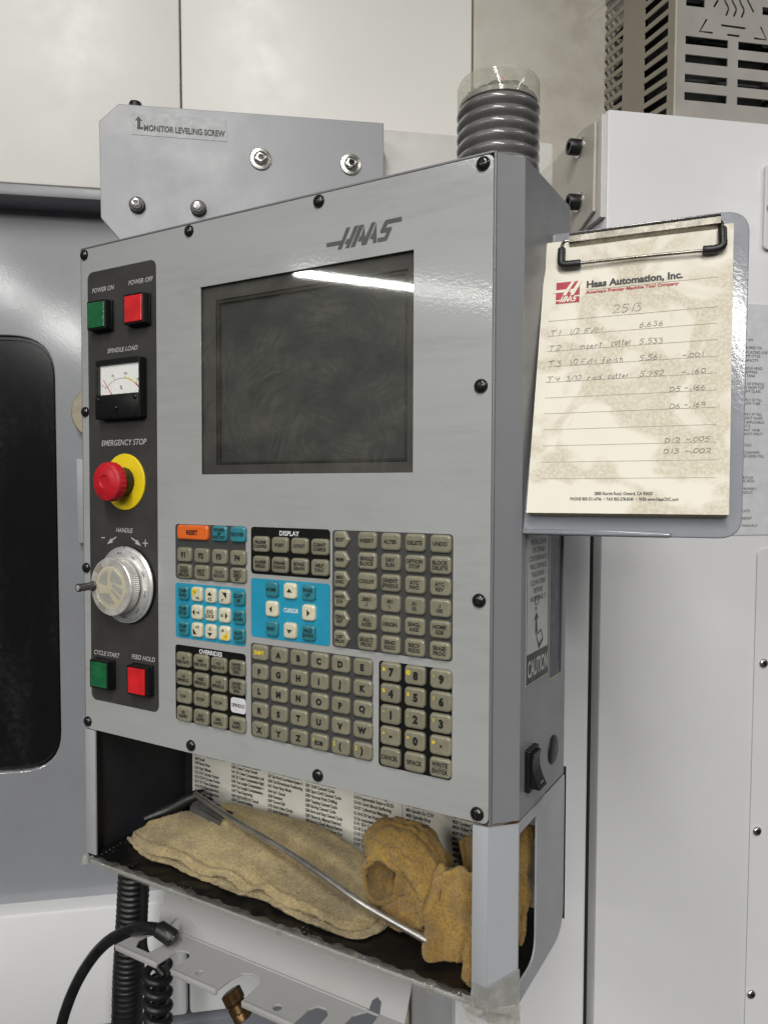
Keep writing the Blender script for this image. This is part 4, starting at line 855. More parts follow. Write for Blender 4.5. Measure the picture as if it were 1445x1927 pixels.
# handwriting: single-stroke characters
def el(cx, cy, rx, ry, a0, a1, n=10): return [(cx + rx*math.cos(math.radians(a0 + (a1-a0)*i/n)), cy + ry*math.sin(math.radians(a0 + (a1-a0)*i/n))) for i in range(n+1)]
G = {'0': [el(.3,.5,.28,.45,90,450)], '1': [[(.3,1),(.3,0)]], '2': [el(.3,.72,.26,.27,160,-40,8)+[(.02,.02),(.62,.05)]], '3': [[(.05,.95),(.55,.95),(.25,.6)]+el(.27,.3,.28,.3,80,-150,8)],
 '4': [[(.1,1),(.05,.5),(.55,.5)],[(.45,.9),(.4,0)]], '5': [[(.6,1),(.12,1),(.08,.6)]+el(.27,.32,.28,.3,100,-140,8)], '6': [[(.4,1),(.1,.5)]+el(.3,.27,.24,.26,160,-200,10)], '7': [[(.02,.95),(.58,.95),(.2,0)]],
 '8': [el(.3,.75,.2,.24,270,-90)+el(.3,.25,.25,.25,90,450)], '9': [el(.3,.7,.24,.27,0,360)+[(.5,.1)]], '.': [el(.2,.05,.05,.05,0,360,5)], '-': [[(.05,.45),(.5,.47)]], '/': [[(.0,-.1),(.5,1.05)]],
 'T': [[(.0,.95),(.7,1)],[(.35,.97),(.32,0)]], 'E': [[(.55,1),(.05,.95),(.0,0),(.55,.02)],[(.02,.5),(.42,.5)]], 'M': [[(.0,0),(.1,1),(.35,.35),(.62,1),(.7,0)]], 'D': [[(.08,.95),(.05,.0)],[(.02,.95)]+el(.1,.48,.5,.47,80,-85,10)],
 'i': [[(.15,.6),(.12,0)],[(.2,.85),(.22,.9)]], 'n': [[(.05,.6),(.02,0)],[(.03,.35)]+el(.25,.35,.2,.22,170,0,6)+[(.45,0)]], 's': [el(.28,.48,.18,.14,40,220,6)+el(.2,.16,.2,.16,90,-140,6)], 'e': [[(.05,.3),(.45,.36)]+el(.26,.3,.22,.28,15,320,8)],
 'r': [[(.08,.6),(.05,0)],[(.06,.35),(.2,.58),(.42,.58)]], 't': [[(.2,.95),(.18,.1),(.35,.0)],[(.0,.62),(.45,.64)]], 'c': [el(.28,.3,.25,.3,50,310,8)], 'u': [[(.05,.6),(.07,.15),(.22,0),(.42,.2),(.45,.6),(.46,0)]],
 'f': [[(.5,.95),(.35,1),(.25,.8),(.2,-.1)],[(.02,.55),(.48,.57)]], 'h': [[(.1,1),(.05,0)],[(.06,.35)]+el(.26,.35,.2,.22,170,0,6)+[(.46,0)]], 'a': [el(.24,.28,.22,.27,40,400,9)+[(.48,0)]], 'd': [el(.22,.27,.2,.26,0,360,9)+[(.44,1),(.46,0)]]}
def handw(s, x, y, h=0.0052, total=None, name='handwriting'):
    adv = 0; strokes = []
    for ch in s:
        if ch == ' ': adv += 0.55; continue
        jx = random.uniform(-.04, .04); jy = random.uniform(-.06, .06); sl = 0.16 + random.uniform(-.05, .05)
        for st_ in G[ch]: strokes.append([(adv + px + sl*py + jx, py + jy) for px, py in st_])
        adv += {'.': .35, 'i': .38, '1': .5, '-': .65, '/': .55, 'M': .85, 'T': .85}.get(ch, .72)
    k = (total / adv) if total else h
    bm = bmesh.new()
    for st_ in strokes:
        P = [Vector((x + px*k, y + py*h)) for px, py in st_]; w = 0.00017; prev = None
        for i, p in enumerate(P):
            d = P[min(i+1, len(P)-1)] - P[max(i-1, 0)]
            d = d.normalized() if d.length > 1e-9 else Vector((1, 0)); nn = Vector((-d.y, d.x)) * w
            a = bm.verts.new((p.x + nn.x, p.y + nn.y, H + 0.0001)); b = bm.verts.new((p.x - nn.x, p.y - nn.y, H + 0.0001))
            if prev: bm.faces.new((prev[0], prev[1], b, a))
            prev = (a, b)
    np_(name, finish(bm, 'ink', 0), 'pencil')
for s, x, y, tw, h in (('2513', 62.5, 170.5, 22, 6.8), ('T1', 15, 155.2, 8.5, 5), ('1/2', 29.5, 155.4, 8.5, 5), ('E/M', 41.5, 155.6, 14.5, 4), ('6.636', 82.0, 156.8, 17.5, 4.2),
    ('T2', 14.2, 142.2, 10, 4.6), ('1.', 30.5, 142.4, 4, 4.4), ('insert', 38.5, 142.4, 17.5, 4.8), ('cutter', 62.0, 143.2, 15.5, 5.0), ('5.533', 82.2, 142.8, 17.5, 4.2),
    ('T3', 14.0, 129.2, 12, 4.8), ('1/2', 31, 129.2, 7, 4.8), ('E/M', 39.5, 129.2, 13, 4.4), ('finish', 55.5, 129.2, 16, 5.2), ('5.561', 82.4, 129.4, 16.5, 4.2), ('-.001', 112.5, 129.4, 15, 3.6),
    ('T4', 13.9, 115.8, 11, 4.4), ('3/32', 29, 115.8, 12, 4.4), ('rad.', 45.0, 115.8, 13, 4.4), ('cutter', 60.5, 115.8, 15.5, 4.8), ('5.752', 83.0, 116.2, 17.5, 4.2), ('-.160', 112.0, 116.2, 17, 3.8),
    ('D5', 104.0, 103.0, 8, 3.8), ('-.166', 114.0, 103.4, 15, 3.8), ('D6', 104.0, 89.6, 8, 3.8), ('-.169', 114.0, 90.2, 15, 3.8), ('D12', 101.0, 63.6, 11, 3.6), ('-.005', 115.0, 63.9, 16.5, 3.6), ('D13', 100.5, 55.0, 11, 3.6), ('-.002', 114.5, 55.2, 18, 3.6)):
    handw(s, x/1000, y/1000, h/1000, tw/1000)

# ------------------------------------------------------------------ storage bin under the pendant
bn = thing('storage_bin', 'open grey storage bin with taped edges under the control pendant', 'bin', (0.23, 0.07, -0.147))
def bp(name, me, mat, par=None, at=(0, 0, 0), F=PF): return link(name, me, F @ T(*at), par or bn, M[mat])
bp('left_post', box(-0.0012, 0.0140, -0.1380, -0.0008, -0.0030, -0.0004, 0.0006), 'bin')
bp('left_wall', box(-0.0012, 0.0004, -0.1440, -0.0008, -0.150, -0.0032), 'binshade')
bp('right_post', box(0.4490, 0.4622, -0.1440, -0.0022, -0.0030, -0.0006, 0.0004), 'bin')
bm = bmesh.new(); wallq(bm, (0.4620, 0.0008), (0.4808, 0.0183), -0.1470, -0.0022); wallq(bm, (0.4612, 0.0022), (0.4797, 0.0197), -0.1470, -0.0022)
link('chamfer_post', finish(bm, 'ch', 0), WF, bn, M['bin'])
so = fillet([(0.0, -0.1490), (0.1150, -0.1490), (0.1150, -0.0022), (0.0, -0.0022)], [0, 0.026, 0, 0], 6)
wi = fillet([(0.0016, -0.1330), (0.0415, -0.1330), (0.0415, -0.0105), (0.0016, -0.0105)], [0, 0.018, 0.006, 0], 6)
bp('side_panel', poly([so], [wi], -0.0015, 0.0), 'bin', F=SF)
bp('back_wall', box(0.0, 0.4850, -0.1470, -0.0008, -0.1500, -0.1485), 'binshade')
bp('floor', poly([[(0.0, -0.0008), (0.4605, -0.0008), (0.4790, 0.0190), (0.4790, 0.1480), (0.0, 0.1480)]], (), -0.1472, -0.1460), 'bin', F=WF)
bp('front_lip', box(0.0, 0.4620, -0.1472, -0.1435, -0.0006, 0.0010, 0.0006), 'bin')
# code chart on the back wall
ch_ = bp('code_chart', box(0.0135, 0.4800, -0.1450, -0.0300, -0.1484, -0.1478), 'chart')
G1 = ['G00 Rapid Motion', 'G01 Linear Interpolation Motion', 'G02 CW Interpolation Motion', 'G03 CCW Interpolation Motion', 'G04 Dwell', 'G09 Exact Stop', 'G10 Set Offsets', 'G12 CW Circular Pocket', 'G13 CCW Circular Pocket', 'G17 XY Plane Selection', 'G18 ZX Plane Selection', 'G19 YZ Plane Selection', 'G20 Select Inches', 'G21 Select Metric']
G2 = ['G28 Return To Reference Point', 'G29 Return From Reference', 'G31 Feed Until Skip', 'G35 Tool Diameter Measure', 'G40 Cutter Comp Cancel', 'G41 2D Cutter Compensation Left', 'G42 2D Cutter Compensation Right', 'G43 Tool Length Compensation +', 'G44 Tool Length Compensation -', 'G47 Text Engraving', 'G49 G43/G44/G143 Cancel', 'G50 Cancel Scaling', 'G51 Scaling', 'G52 Set Work Coordinate System']
G3 = ['G53 Machine Coordinates', 'G54 Set Work Coordinate System 1', 'G55 Set Work Coordinate System 2', 'G56 Set Work Coordinate System 3', 'G57 Set Work Coordinate System 4', 'G60 Uni-Directional Positioning', 'G61 Exact Stop Mode', 'G64 G61 Cancel', 'G68 Rotation', 'G69 Cancel G68', 'G70 Bolt Hole Circle', 'G71 Bolt Hole Arc', 'G72 Bolt Holes Along an Angle', 'G73 High-Speed Peck Drilling']
G4 = ['G74 Reverse Tap Canned Cycle', 'G76 Fine Boring Canned Cycle', 'G77 Back Bore Canned Cycle', 'G80 Canned Cycle Cancel', 'G81 Drill Canned Cycle', 'G82 Spot Drill Canned Cycle', 'G83 Normal Peck Drilling', 'G84 Tapping Canned Cycle', 'G85 Boring Canned Cycle', 'G86 Bore and Stop Canned Cycle', 'G87 Bore In, Manual Retract', 'G88 Bore In, Dwell, Manual Retract', 'G89 Bore In, Dwell, Bore Out', 'G90 Absolute Position Command']
G5 = ['G98 Initial Point Return', 'G99 R Plane Return', 'G100 Cancel Mirror Image', 'G101 Enable Mirror Image', 'G102 Programmable Output to RS-232', 'G103 Limit Block Buffering', 'G107 Cylindrical Mapping', 'G110-G129 Set Work Coordinates', 'G136 Automatic Work Offset', 'G141 3D+ Cutter Compensation', 'G143 5 Axis Tool Length', 'G150 General Purpose Pocket', 'G154 Select Work Coordinates', 'G187 Setting the Smoothness']
G6 = ['M00 Stop Program', 'M01 Optional Program Stop', 'M02 Program End', 'M03 Spindle On CW', 'M04 Spindle On CCW', 'M05 Spindle Stop', 'M06 Tool Change', 'M08 Coolant On', 'M09 Coolant Off', 'M10 4th Axis Brake On', 'M11 4th Axis Brake Off', 'M12 5th Axis Brake On', 'M13 5th Axis Brake Off', 'M16 Tool Change']
G7 = ['M30 Program End and Reset', 'M31 Chip Auger Forward', 'M33 Chip Auger Stop', 'M34 Coolant Increment', 'M35 Coolant Decrement', 'M36 Pallet Part Ready', 'M39 Rotate Tool Turret', 'M41 Low Gear Override', 'M42 High Gear Override', 'M50 Pallet Change', 'M51 Set User M', 'M61 Clear User M', 'M75 Set Reference', 'M97 Local Sub-Program']
for x, L in zip((0.0175, 0.0775, 0.1330, 0.1870, 0.2520, 0.3165, 0.3700), (G1, G2, G3, G4, G5, G6, G7)):
    for i, s in enumerate(L):
        bp('lettering', text(s, 0.0037, min(0.0018 * len(s), 0.0500), 0.00020, 0, 'LEFT'), 'inkprint', ch_, (x, -0.0560 - 0.0058 * i, -0.1476))
bp('chart_rule', box(0.3120, 0.3124, -0.145, -0.03, -0.1478, -0.1476), 'inkprint', ch_)
# rubber liner: crumpled black sheet on the bin floor
bm = bmesh.new(); NXl, NYl = 120, 44; rows_ = []
for j in range(NYl + 1):
    row = []
    for i in range(NXl + 1):
        x = 0.003 + 0.474 * i / NXl; y = 0.0005 + 0.144 * j / NYl
        y = max(y, 0.0015 + max(0.0, x - 0.4570)); fr = max(0.0, 1 - y / 0.022)
        z = -0.1440 + 0.0016 * noise.noise(Vector((x*40, y*40, 0.3))) + fr * (0.0012 + 0.0022 * noise.noise(Vector((x*95, y*60, 5)))) + 0.004 * max(0, 0.02 - x) / 0.02
        row.append(bm.verts.new((x, y, z)))
    rows_.append(row)
for j in range(NYl):
    for i in range(NXl): bm.faces.new((rows_[j][i], rows_[j][i+1], rows_[j+1][i+1], rows_[j+1][i]))
ln = link('bin_liner', finish(bm, 'liner', 1.2), WF, None, M['liner']); tag(ln, 'black perforated rubber liner lying on the bin floor', 'liner')
# clear packing tape folded over the front lip, ragged
def tape_strip(x0, x1, seed, y_in=0.016, drop=0.010):
    bm = bmesh.new(); N = max(12, int((x1 - x0) * 420)); rws = []
    for i in range(N + 1):
        x = x0 + (x1 - x0) * i / N; q = lambda k: noise.noise(Vector((x*85, seed, k)))
        dr = drop * (0.75 + 0.5 * noise.noise(Vector((x*38, seed, 9.0))))
        pts = [(x, y_in + 0.006*q(1), -0.1418 + 0.0012*q(2)), (x, y_in*0.45, -0.1410 + 0.0014*q(3)), (x, 0.0010 + 0.0006*q(5), -0.1418 + 0.0012*q(4)), (x, -0.0016 + 0.0006*q(6), -0.1436 + 0.0006*q(4)), (x, -0.0018 + 0.0006*q(7), -0.1462), (x, -0.0014 + 0.0008*q(8), -0.1468 - dr*0.5)]
        rws.append([bm.verts.new(p) for p in pts])
    for a, b in zip(rws, rws[1:]):
        for k in range(len(a) - 1): bm.faces.new((a[k], b[k], b[k+1], a[k+1]))
    return finish(bm, 'tape', 0.9)
for (a, b, s, d) in ((0.0, 0.155, 1.0, 0.004), (0.150, 0.265, 4.0, 0.006), (0.258, 0.345, 7.0, 0.008), (0.340, 0.418, 12.0, 0.006), (0.410, 0.4620, 15.0, 0.007)):
    link('tape_strip', tape_strip(a, b, s, 0.005, d), WF, bn, M['tape'])
def tape_patch(pts, name='tape_patch', amp=0.0009, n=14):
    bm = bmesh.new(); P = [Vector(p) for p in pts]; rws = []
    for j in range(n + 1):
        row = []
        for i in range(n + 1):
            u, v = i/n, j/n
            p = (P[0]*(1-u) + P[1]*u)*(1-v) + (P[3]*(1-u) + P[2]*u)*v
            p = p + Vector((noise.noise(p*140), noise.noise(p*140 + Vector((3,1,7))), noise.noise(p*140 + Vector((9,4,2))))) * amp * 0.5
            row.append(bm.verts.new(p))
        rws.append(row)
    for j in range(n):
        for i in range(n): bm.faces.new((rws[j][i], rws[j][i+1], rws[j+1][i+1], rws[j+1][i]))
    link(name, finish(bm, 'tape', 0.9), WF, bn, M['tape2'])
tape_patch([(0.4460, -0.0022, -0.152), (0.4640, -0.0010, -0.156), (0.4640, -0.0010, -0.128), (0.4515, -0.0020, -0.128)])
tape_patch([(0.4635, -0.0008, -0.156), (0.4830, 0.0178, -0.158), (0.4830, 0.0178, -0.117), (0.4635, -0.0008, -0.127)])
tape_patch([(0.4470, -0.0060, -0.154), (0.4560, -0.0040, -0.158), (0.4520, -0.0030, -0.138), (0.4420, -0.0040, -0.136)], amp=0.004, n=18)
tape_patch([(0.4560, -0.0035, -0.152), (0.4790, 0.0090, -0.164), (0.4840, 0.0170, -0.156), (0.4640, -0.0015, -0.146)], amp=0.003)
tape_patch([(0.4560, -0.0040, -0.1465), (0.4842, 0.0178, -0.1465), (0.4838, 0.0168, -0.1660), (0.4680, 0.0010, -0.1620)], amp=0.002)
tape_patch([(-0.003, -0.0040, -0.150), (0.006, -0.0040, -0.147), (0.008, -0.0030, -0.136), (-0.001, -0.0020, -0.137)], amp=0.003)

# ------------------------------------------------------------------ rags, rod and clip in the bin
def fnoise(p, s, k=0.0): return noise.noise(Vector((p[0]*s + k, p[1]*s + k*1.7, p[2]*s - k)))
def bm_slab(bm, front, back, z0, z1, seed, NX=330, NY=96, groove=0.0, zfun=None, edge=0.010, zbase=False):
    F = spline(front, 12); Bk = spline(back, 12)
    def at(L, s): i = s * (len(L) - 1); k = min(int(i), len(L) - 2); return L[k].lerp(L[k+1], i - k)
    tops = []; bots = []
    for j in range(NY + 1):
        rt_ = []; rb = []
        for i in range(NX + 1):
            s = i / NX; t = j / NY; p = at(F, s).lerp(at(Bk, s), t)
            L_ = (at(Bk, s) - at(F, s)).length
            d = min(t * L_, (1 - t) * L_, s * 0.33, (1 - s) * 0.33); k = min(1, d / edge); rnd = math.sqrt(max(0.0, 1 - (1 - k)**2))
            zt = z1 + (zfun(s, t) if zfun else 0)
            zb = z0 + (zt - z1) * 0.9 if zbase else z0
            mid = zb + (zt - zb) * 0.42
            wr = 0.0030 * fnoise((p.x*0.5 + p.y*0.4, p.y*1.3, seed), 46) + 0.0010 * fnoise((p.x, p.y, seed), 95) + 0.0006 * fnoise((p.x, p.y, seed), 330) - 0.0030*max(0.0, 0.20 - abs(fnoise((p.x*0.55 + p.y*0.5, p.y*0.9 - p.x*0.25, seed), 62))) + 0.0006 * fnoise((p.x, p.y, seed), 700)
            q = p + Vector((fnoise((p.x, p.y, seed), 120, 3), fnoise((p.x, p.y, seed), 120, 8), 0)) * 0.0012 * (1 if d < 0.01 else 0.2)
            rt_.append(bm.verts.new((q.x, q.y, mid + (zt - mid) * rnd + wr * (0.25 + 0.75*k))))
            rb.append(bm.verts.new((q.x, q.y, mid - (mid - zb) * rnd)))
        tops.append(rt_); bots.append(rb)
    for j in range(NY):
        for i in range(NX):
            bm.faces.new((tops[j][i], tops[j][i+1], tops[j+1][i+1], tops[j+1][i])); bm.faces.new((bots[j][i], bots[j+1][i], bots[j+1][i+1], bots[j][i+1]))
    for i in range(NX):
        bm.faces.new((bots[0][i], bots[0][i+1], tops[0][i+1], tops[0][i])); bm.faces.new((tops[NY][i], tops[NY][i+1], bots[NY][i+1], bots[NY][i]))
    for j in range(NY):
        bm.faces.new((bots[j+1][0], bots[j][0], tops[j][0], tops[j+1][0])); bm.faces.new((tops[j+1][NX], tops[j][NX], bots[j][NX], bots[j+1][NX]))
def mm(L): return [(x/1000, y/1000, 0) for x, y in L]
front_lo = mm([(8,48),(36,36),(66,27),(95,30),(128,26),(158,26),(194,22),(217,27),(249,21),(284,18),(317,17),(334,22),(344,36)])
front_up = mm([(12,51),(40,38),(70,30),(97,34),(130,29),(160,31),(196,26),(219,31),(251,26),(286,22),(313,20),(328,27),(337,40)])
back_lo = mm([(22,66),(50,92),(80,106),(120,112),(160,116),(200,116),(240,112),(280,105),(300,98),(320,90),(337,82),(346,68),(348,56)])
back_up = mm([(22,68),(50,93),(82,106),(121,110),(160,110),(200,108),(240,104),(276,98),(298,90),(314,80),(326,70),(335,60),(340,52)])
def ripple(s, t, k): return 0.0028 * math.sin(s*31 + 2.2*math.sin(s*9 + k) + k) * math.exp(-t/0.16) + 0.0016 * math.sin(s*12 + 5*t + k) * (0.4 + t)
bm = bmesh.new()
bm_slab(bm, front_lo, back_lo, -0.1428, -0.1398, 1.3, edge=0.0022, zfun=lambda s, t: ripple(s, t, 0.4) * 0.6)
bm_slab(bm, front_up, back_up, -0.1394, -0.1350, 4.1, edge=0.0026, zbase=True, zfun=lambda s, t: ripple(s, t, 1.7) + 0.016 * math.exp(-((s - 0.26)/0.26)**2) * t**0.8 + 0.004*t + 0.0022 * math.exp(-((t - 0.075)/0.030)**2) - 0.0016 * math.exp(-((t - 0.15)/0.030)**2))
bm_slab(bm, mm([(96,98),(130,99),(180,90),(230,80),(280,69),(312,60),(332,54)]), mm([(92,122),(120,130),(180,131),(240,128),(290,113),(322,94),(338,82)]), -0.1400, -0.1105, 8.2, NX=300, NY=80, edge=0.013, zfun=lambda s, t: 0.0055*(1 - s) - 0.004*s*s - 0.012*s**5 + 0.002*math.sin(s*14 + 3*t))
ra = link('folded_rag', finish(bm, 'rag', 3.2), WF, None, M['rag_tan']); tag(ra, 'tan terry shop rag lying folded flat under the bent steel rod', 'rag')
ra.data.materials.append(M['hair_tan'])

def sheet(surf, nu, nv, thick, mat, name):
    """a thick piece of cloth from a surface function, closed all round with rounded borders"""
    P = [[Vector(surf(i/nu, j/nv)) for i in range(nu + 1)] for j in range(nv + 1)]
    def nrm(i, j):
        a = P[j][min(i+1, nu)] - P[j][max(i-1, 0)]; b = P[min(j+1, nv)][i] - P[max(j-1, 0)][i]
        n_ = a.cross(b); return n_.normalized() if n_.length > 1e-12 else Vector((0, 0, 1))
    bm = bmesh.new(); A = []; Bq = []
    for j in range(nv + 1):
        ra_ = []; rb2 = []
        for i in range(nu + 1):
            n_ = nrm(i, j); p = P[j][i]; e = min(i, nu - i, j, nv - j); k = math.sqrt(1 - (1 - min(1, (e + 0.15)/3.0))**2)
            q_ = Vector((p.x*0.8 + p.z*0.5, p.y*0.5, p.z*0.45 - p.x*0.3)); f_ = 0.0007*fnoise(p, 330) + 0.0006*fnoise(p, 720) - 0.0075*max(0.0, 0.26 - abs(fnoise(q_, 88, 2.5))) - 0.0035*max(0.0, 0.18 - abs(fnoise(p, 120, 7.5)))
            f_ *= k; ra_.append(bm.verts.new(p + n_*(thick/2*k + f_))); rb2.append(bm.verts.new(p - n_*(thick/2*k)))
        A.append(ra_); Bq.append(rb2)
    for j in range(nv):
        for i in range(nu):
            bm.faces.new((A[j][i], A[j][i+1], A[j+1][i+1], A[j+1][i])); bm.faces.new((Bq[j][i], Bq[j+1][i], Bq[j+1][i+1], Bq[j][i+1]))
    for i in range(nu):
        bm.faces.new((Bq[0][i], Bq[0][i+1], A[0][i+1], A[0][i])); bm.faces.new((A[nv][i], A[nv][i+1], Bq[nv][i+1], Bq[nv][i]))
    for j in range(nv):
        bm.faces.new((Bq[j+1][0], Bq[j][0], A[j][0], A[j+1][0])); bm.faces.new((A[j+1][nu], A[j][nu], Bq[j][nu], Bq[j+1][nu]))
    return bm
def join(bms, name):
    out = bmesh.new()
    for b in bms:
        me = bpy.data.meshes.new('t'); b.to_mesh(me); b.free(); out.from_mesh(me); bpy.data.meshes.remove(me)
    return finish(out, name, 3.2)
def lerp_pts(L, t):
    i = min(max(t, 0), 1) * (len(L) - 1); k = min(int(i), len(L) - 2); return L[k].lerp(L[k+1], i - k)
# loop-shaped rag: cloth rolled into a tube whose mouth opens towards the front
AX = spline([(0.3400, 0.050, -0.1010), (0.3475, 0.066, -0.0990), (0.3570, 0.085, -0.0985), (0.3660, 0.103, -0.1050)], 10)
def loopB(u, v):
    c_ = lerp_pts(AX, v); th = 2*math.pi*(u*1.06 + 0.30)
    e1 = Vector((0.90, 0.40, 0.10)).normalized(); e2 = Vector((-0.10, 0.02, 1.0)).normalized()
    g_ = 0.62 + 0.72*math.sin(min(v*1.35, 1.0)*math.pi*0.5) - 1.25*max(0, v - 0.6)/0.4
    R1 = 0.0225*g_*(1 + 0.22*max(0, math.cos(th))*v*1.6); R2 = 0.0285*g_
    fold = 0.0022*math.sin(th*5 + 6*v + 1.5*math.sin(v*7)) * (0.35 + v) + 0.0016*math.sin(th*9 - 9*v)*v + 0.0040*(1.0 if u > 0.94 else 0.0)*(u - 0.94)/0.06
    p = c_ + e1*(R1 + fold)*math.cos(th) + e2*(R2 + fold)*math.sin(th)
    p += Vector((fnoise(p, 60, 1), fnoise(p, 60, 5), fnoise(p, 60, 9)))*0.0046
    if v < 0.12: p += Vector((0.004, 0.007, 0)) * (0.12 - v)/0.12 * 0.0
    p.z = max(p.z, -0.1405); return p
TB = spline([(0.3240, 0.078, -0.0980), (0.3290, 0.070, -0.0760), (0.3490, 0.066, -0.0680), (0.3710, 0.068, -0.0790), (0.3830, 0.066, -0.1020), (0.3780, 0.060, -0.1240), (0.3600, 0.055, -0.1320), (0.3440, 0.056, -0.1270)], 12)
def ropeB(u, v):
    c_ = lerp_pts(TB, v); t_ = (lerp_pts(TB, v + 0.01) - lerp_pts(TB, v - 0.01)).normalized(); n1 = Vector((0.35, -0.92, 0.1)); n1 = (n1 - t_*n1.dot(t_)).normalized(); n2 = t_.cross(n1)
    th = 2*math.pi*u*1.04; R0 = 0.0135*(0.72 + 0.5*math.sin(math.pi*min(1, v*1.05))**0.7)
    ph = th*4 + 7.5*v + 1.1*math.sin(v*11); lobe = 0.20*(1 - abs(math.sin(ph*0.5))*1.9) + 0.07*math.sin(th*9 - 13*v)
    p = c_ + (n1*math.cos(th)*0.85 + n2*math.sin(th)*1.1) * R0 * (1 + lobe)
    p += Vector((fnoise(p, 75, 3), fnoise(p, 75, 7), fnoise(p, 75, 12)))*0.0030; p.z = max(p.z, -0.1402); return p
rb_ = link('crumpled_rag', join([sheet(loopB, 190, 60, 0.0046, 'rag_ochre', 'a'), sheet(ropeB, 120, 190, 0.0040, 'rag_ochre', 'b')], 'rag'), WF, None, M['rag_ochre'])
tag(rb_, 'ochre terry rag crumpled into a loop with an opening', 'rag', 'ochre rags in the bin')
# standing rag: a hanging fold whose left border is a hairpin
PC = spline([(0.4360, 0.096, 0), (0.4180, 0.082, 0), (0.4040, 0.064, 0), (0.3985, 0.052, 0), (0.4010, 0.0445, 0), (0.4075, 0.0425, 0), (0.4200, 0.0405, 0), (0.4340, 0.0370, 0), (0.4470, 0.0330, 0), (0.4580, 0.0330, 0)], 10)
def frontC(u, v):
    c_ = lerp_pts(PC, u)
    top = -0.072 + 0.004*math.sin(u*21) + 0.026*max(0, (u - 0.55))*2 - 0.016*max(0, 0.42 - u)*2; bot = -0.1428 + 0.004*math.sin(u*15) * (u > 0.4)
    z = top + (bot - top)*v; fl_ = 0.0060*(0.3 + v)*math.sin(u*17 + 1.2 + 0.8*v) + 0.0026*math.sin(u*31 + 5*v)
    p = Vector((c_.x - 0.006*v*(1 - u) + 0.5*fl_ - 0.004*math.sin(v*3.1)*(u < 0.6), c_.y - 0.012*v + fl_, z))
    p += Vector((fnoise(p, 55, 4), fnoise(p, 55, 8), fnoise(p, 55, 13)))*0.0046; p.z = max(p.z, -0.1402); return p
def backC(u, v):
    x = 0.404 + 0.068*u; top = -0.068 + 0.034*math.sin(min(1, u*1.25)*1.57); z = top + (-0.138 - top)*v
    p = Vector((x - 0.004*v, 0.084 + 0.012*math.sin(u*8 + 1)*0.6 - 0.012*v + 0.004*math.sin(u*19 + 3*v), z))
    p += Vector((fnoise(p, 50, 6), fnoise(p, 50, 2), fnoise(p, 50, 17)))*0.0040; p.z = max(p.z, -0.1402); return p
SCp = spline([(0.4600, 0.016, -0.1240), (0.4630, 0.034, -0.1120), (0.4640, 0.056, -0.1260), (0.4640, 0.080, -0.1160), (0.4600, 0.104, -0.0900)], 10)
def sideC(u, v):
    c_ = lerp_pts(SCp, u); p = c_ + Vector((-0.022*v, 0.003*math.sin(v*6), -0.020*v + 0.004*math.sin(u*9 + v*5)))
    p += Vector((fnoise(p, 60, 6), fnoise(p, 60, 2), fnoise(p, 60, 17)))*0.0030; p.z = max(p.z, -0.1402); p.x = min(p.x, 0.474); return p
rc_ = link('crumpled_rag', join([sheet(frontC, 160, 90, 0.0050, 'rag_ochre', 'a'), sheet(backC, 110, 80, 0.0050, 'rag_ochre', 'b'), sheet(sideC, 90, 44, 0.0060, 'rag_ochre', 'c')], 'rag'), WF, None, M['rag_ochre'])
tag(rc_, 'ochre terry rag standing folded behind the right bin post', 'rag', 'ochre rags in the bin')
for o, hm, cnt in ((ra, 'hair_tan', 60000), (rb_, 'hair_ochre', 40000), (rc_, 'hair_ochre', 40000)):
    if len(o.data.materials) < 2: o.data.materials.append(M[hm])
    ps = o.modifiers.new('nap', 'PARTICLE_SYSTEM').particle_system.settings
    ps.type = 'HAIR'; ps.count = cnt; ps.hair_length = 0.0012 if o is ra else 0.0009; ps.hair_step = 2
    ps.root_radius = 0.18; ps.tip_radius = 0.08; ps.radius_scale = 0.001
    ps.material = 2; ps.render_type = 'PATH'; ps.display_step = 1; ps.render_step = 1

rod = thing('bent_rod', 'bent steel rod lying across the tan rag in the bin', 'rod', (0.23, 0.06, -0.12))
rp = spline([(0.0600, 0.1035, -0.0995), (0.1387, 0.0802, -0.1030), (0.2094, 0.0637, -0.1060), (0.2731, 0.0471, -0.1100), (0.3162, 0.0365, -0.1155), (0.3400, 0.0340, -0.1200), (0.4008, 0.0300, -0.1295)], 10)
bm = bmesh.new(); bm_tube(bm, rp, 0.0031, 18); link('shaft', finish(bm, 'rod', 0.9), WF, rod, M['rodsteel'])
bm = bmesh.new(); d_ = (Vector(rp[-1]) - Vector(rp[-2])).normalized(); bm_tube(bm, [Vector(rp[-1]) - d_*0.002, Vector(rp[-1]) + d_*0.0002], 0.0022, 14); link('bore', finish(bm, 'bore', 0.9), WF, rod, M['blackmatte'])
clp = thing('sheet_metal_clip', 'dark bent sheet metal clip at the back left corner of the bin', 'clip', (0.08, 0.1, -0.125))
bm = bmesh.new()
bm_loops(bm, [[(0.058, 0.100, -0.1095), (0.066, 0.112, -0.1050), (0.066, 0.112, -0.1062), (0.058, 0.100, -0.1107)], [(0.110, 0.092, -0.1135), (0.118, 0.104, -0.1090), (0.118, 0.104, -0.1102), (0.110, 0.092, -0.1147)]])
link('upper_leaf', finish(bm, 'leaf', 0), WF, clp, M['clipgrey'])
bm = bmesh.new()
bm_loops(bm, [[(0.0575, 0.0995, -0.1110), (0.0575, 0.0983, -0.1110), (0.0590, 0.0940, -0.1270), (0.0590, 0.0952, -0.1270)], [(0.110, 0.0915, -0.1150), (0.110, 0.0903, -0.1150), (0.112, 0.0880, -0.1240), (0.112, 0.0892, -0.1240)]])
link('front_leaf', finish(bm, 'leaf', 0), WF, clp, M['clipgrey'])
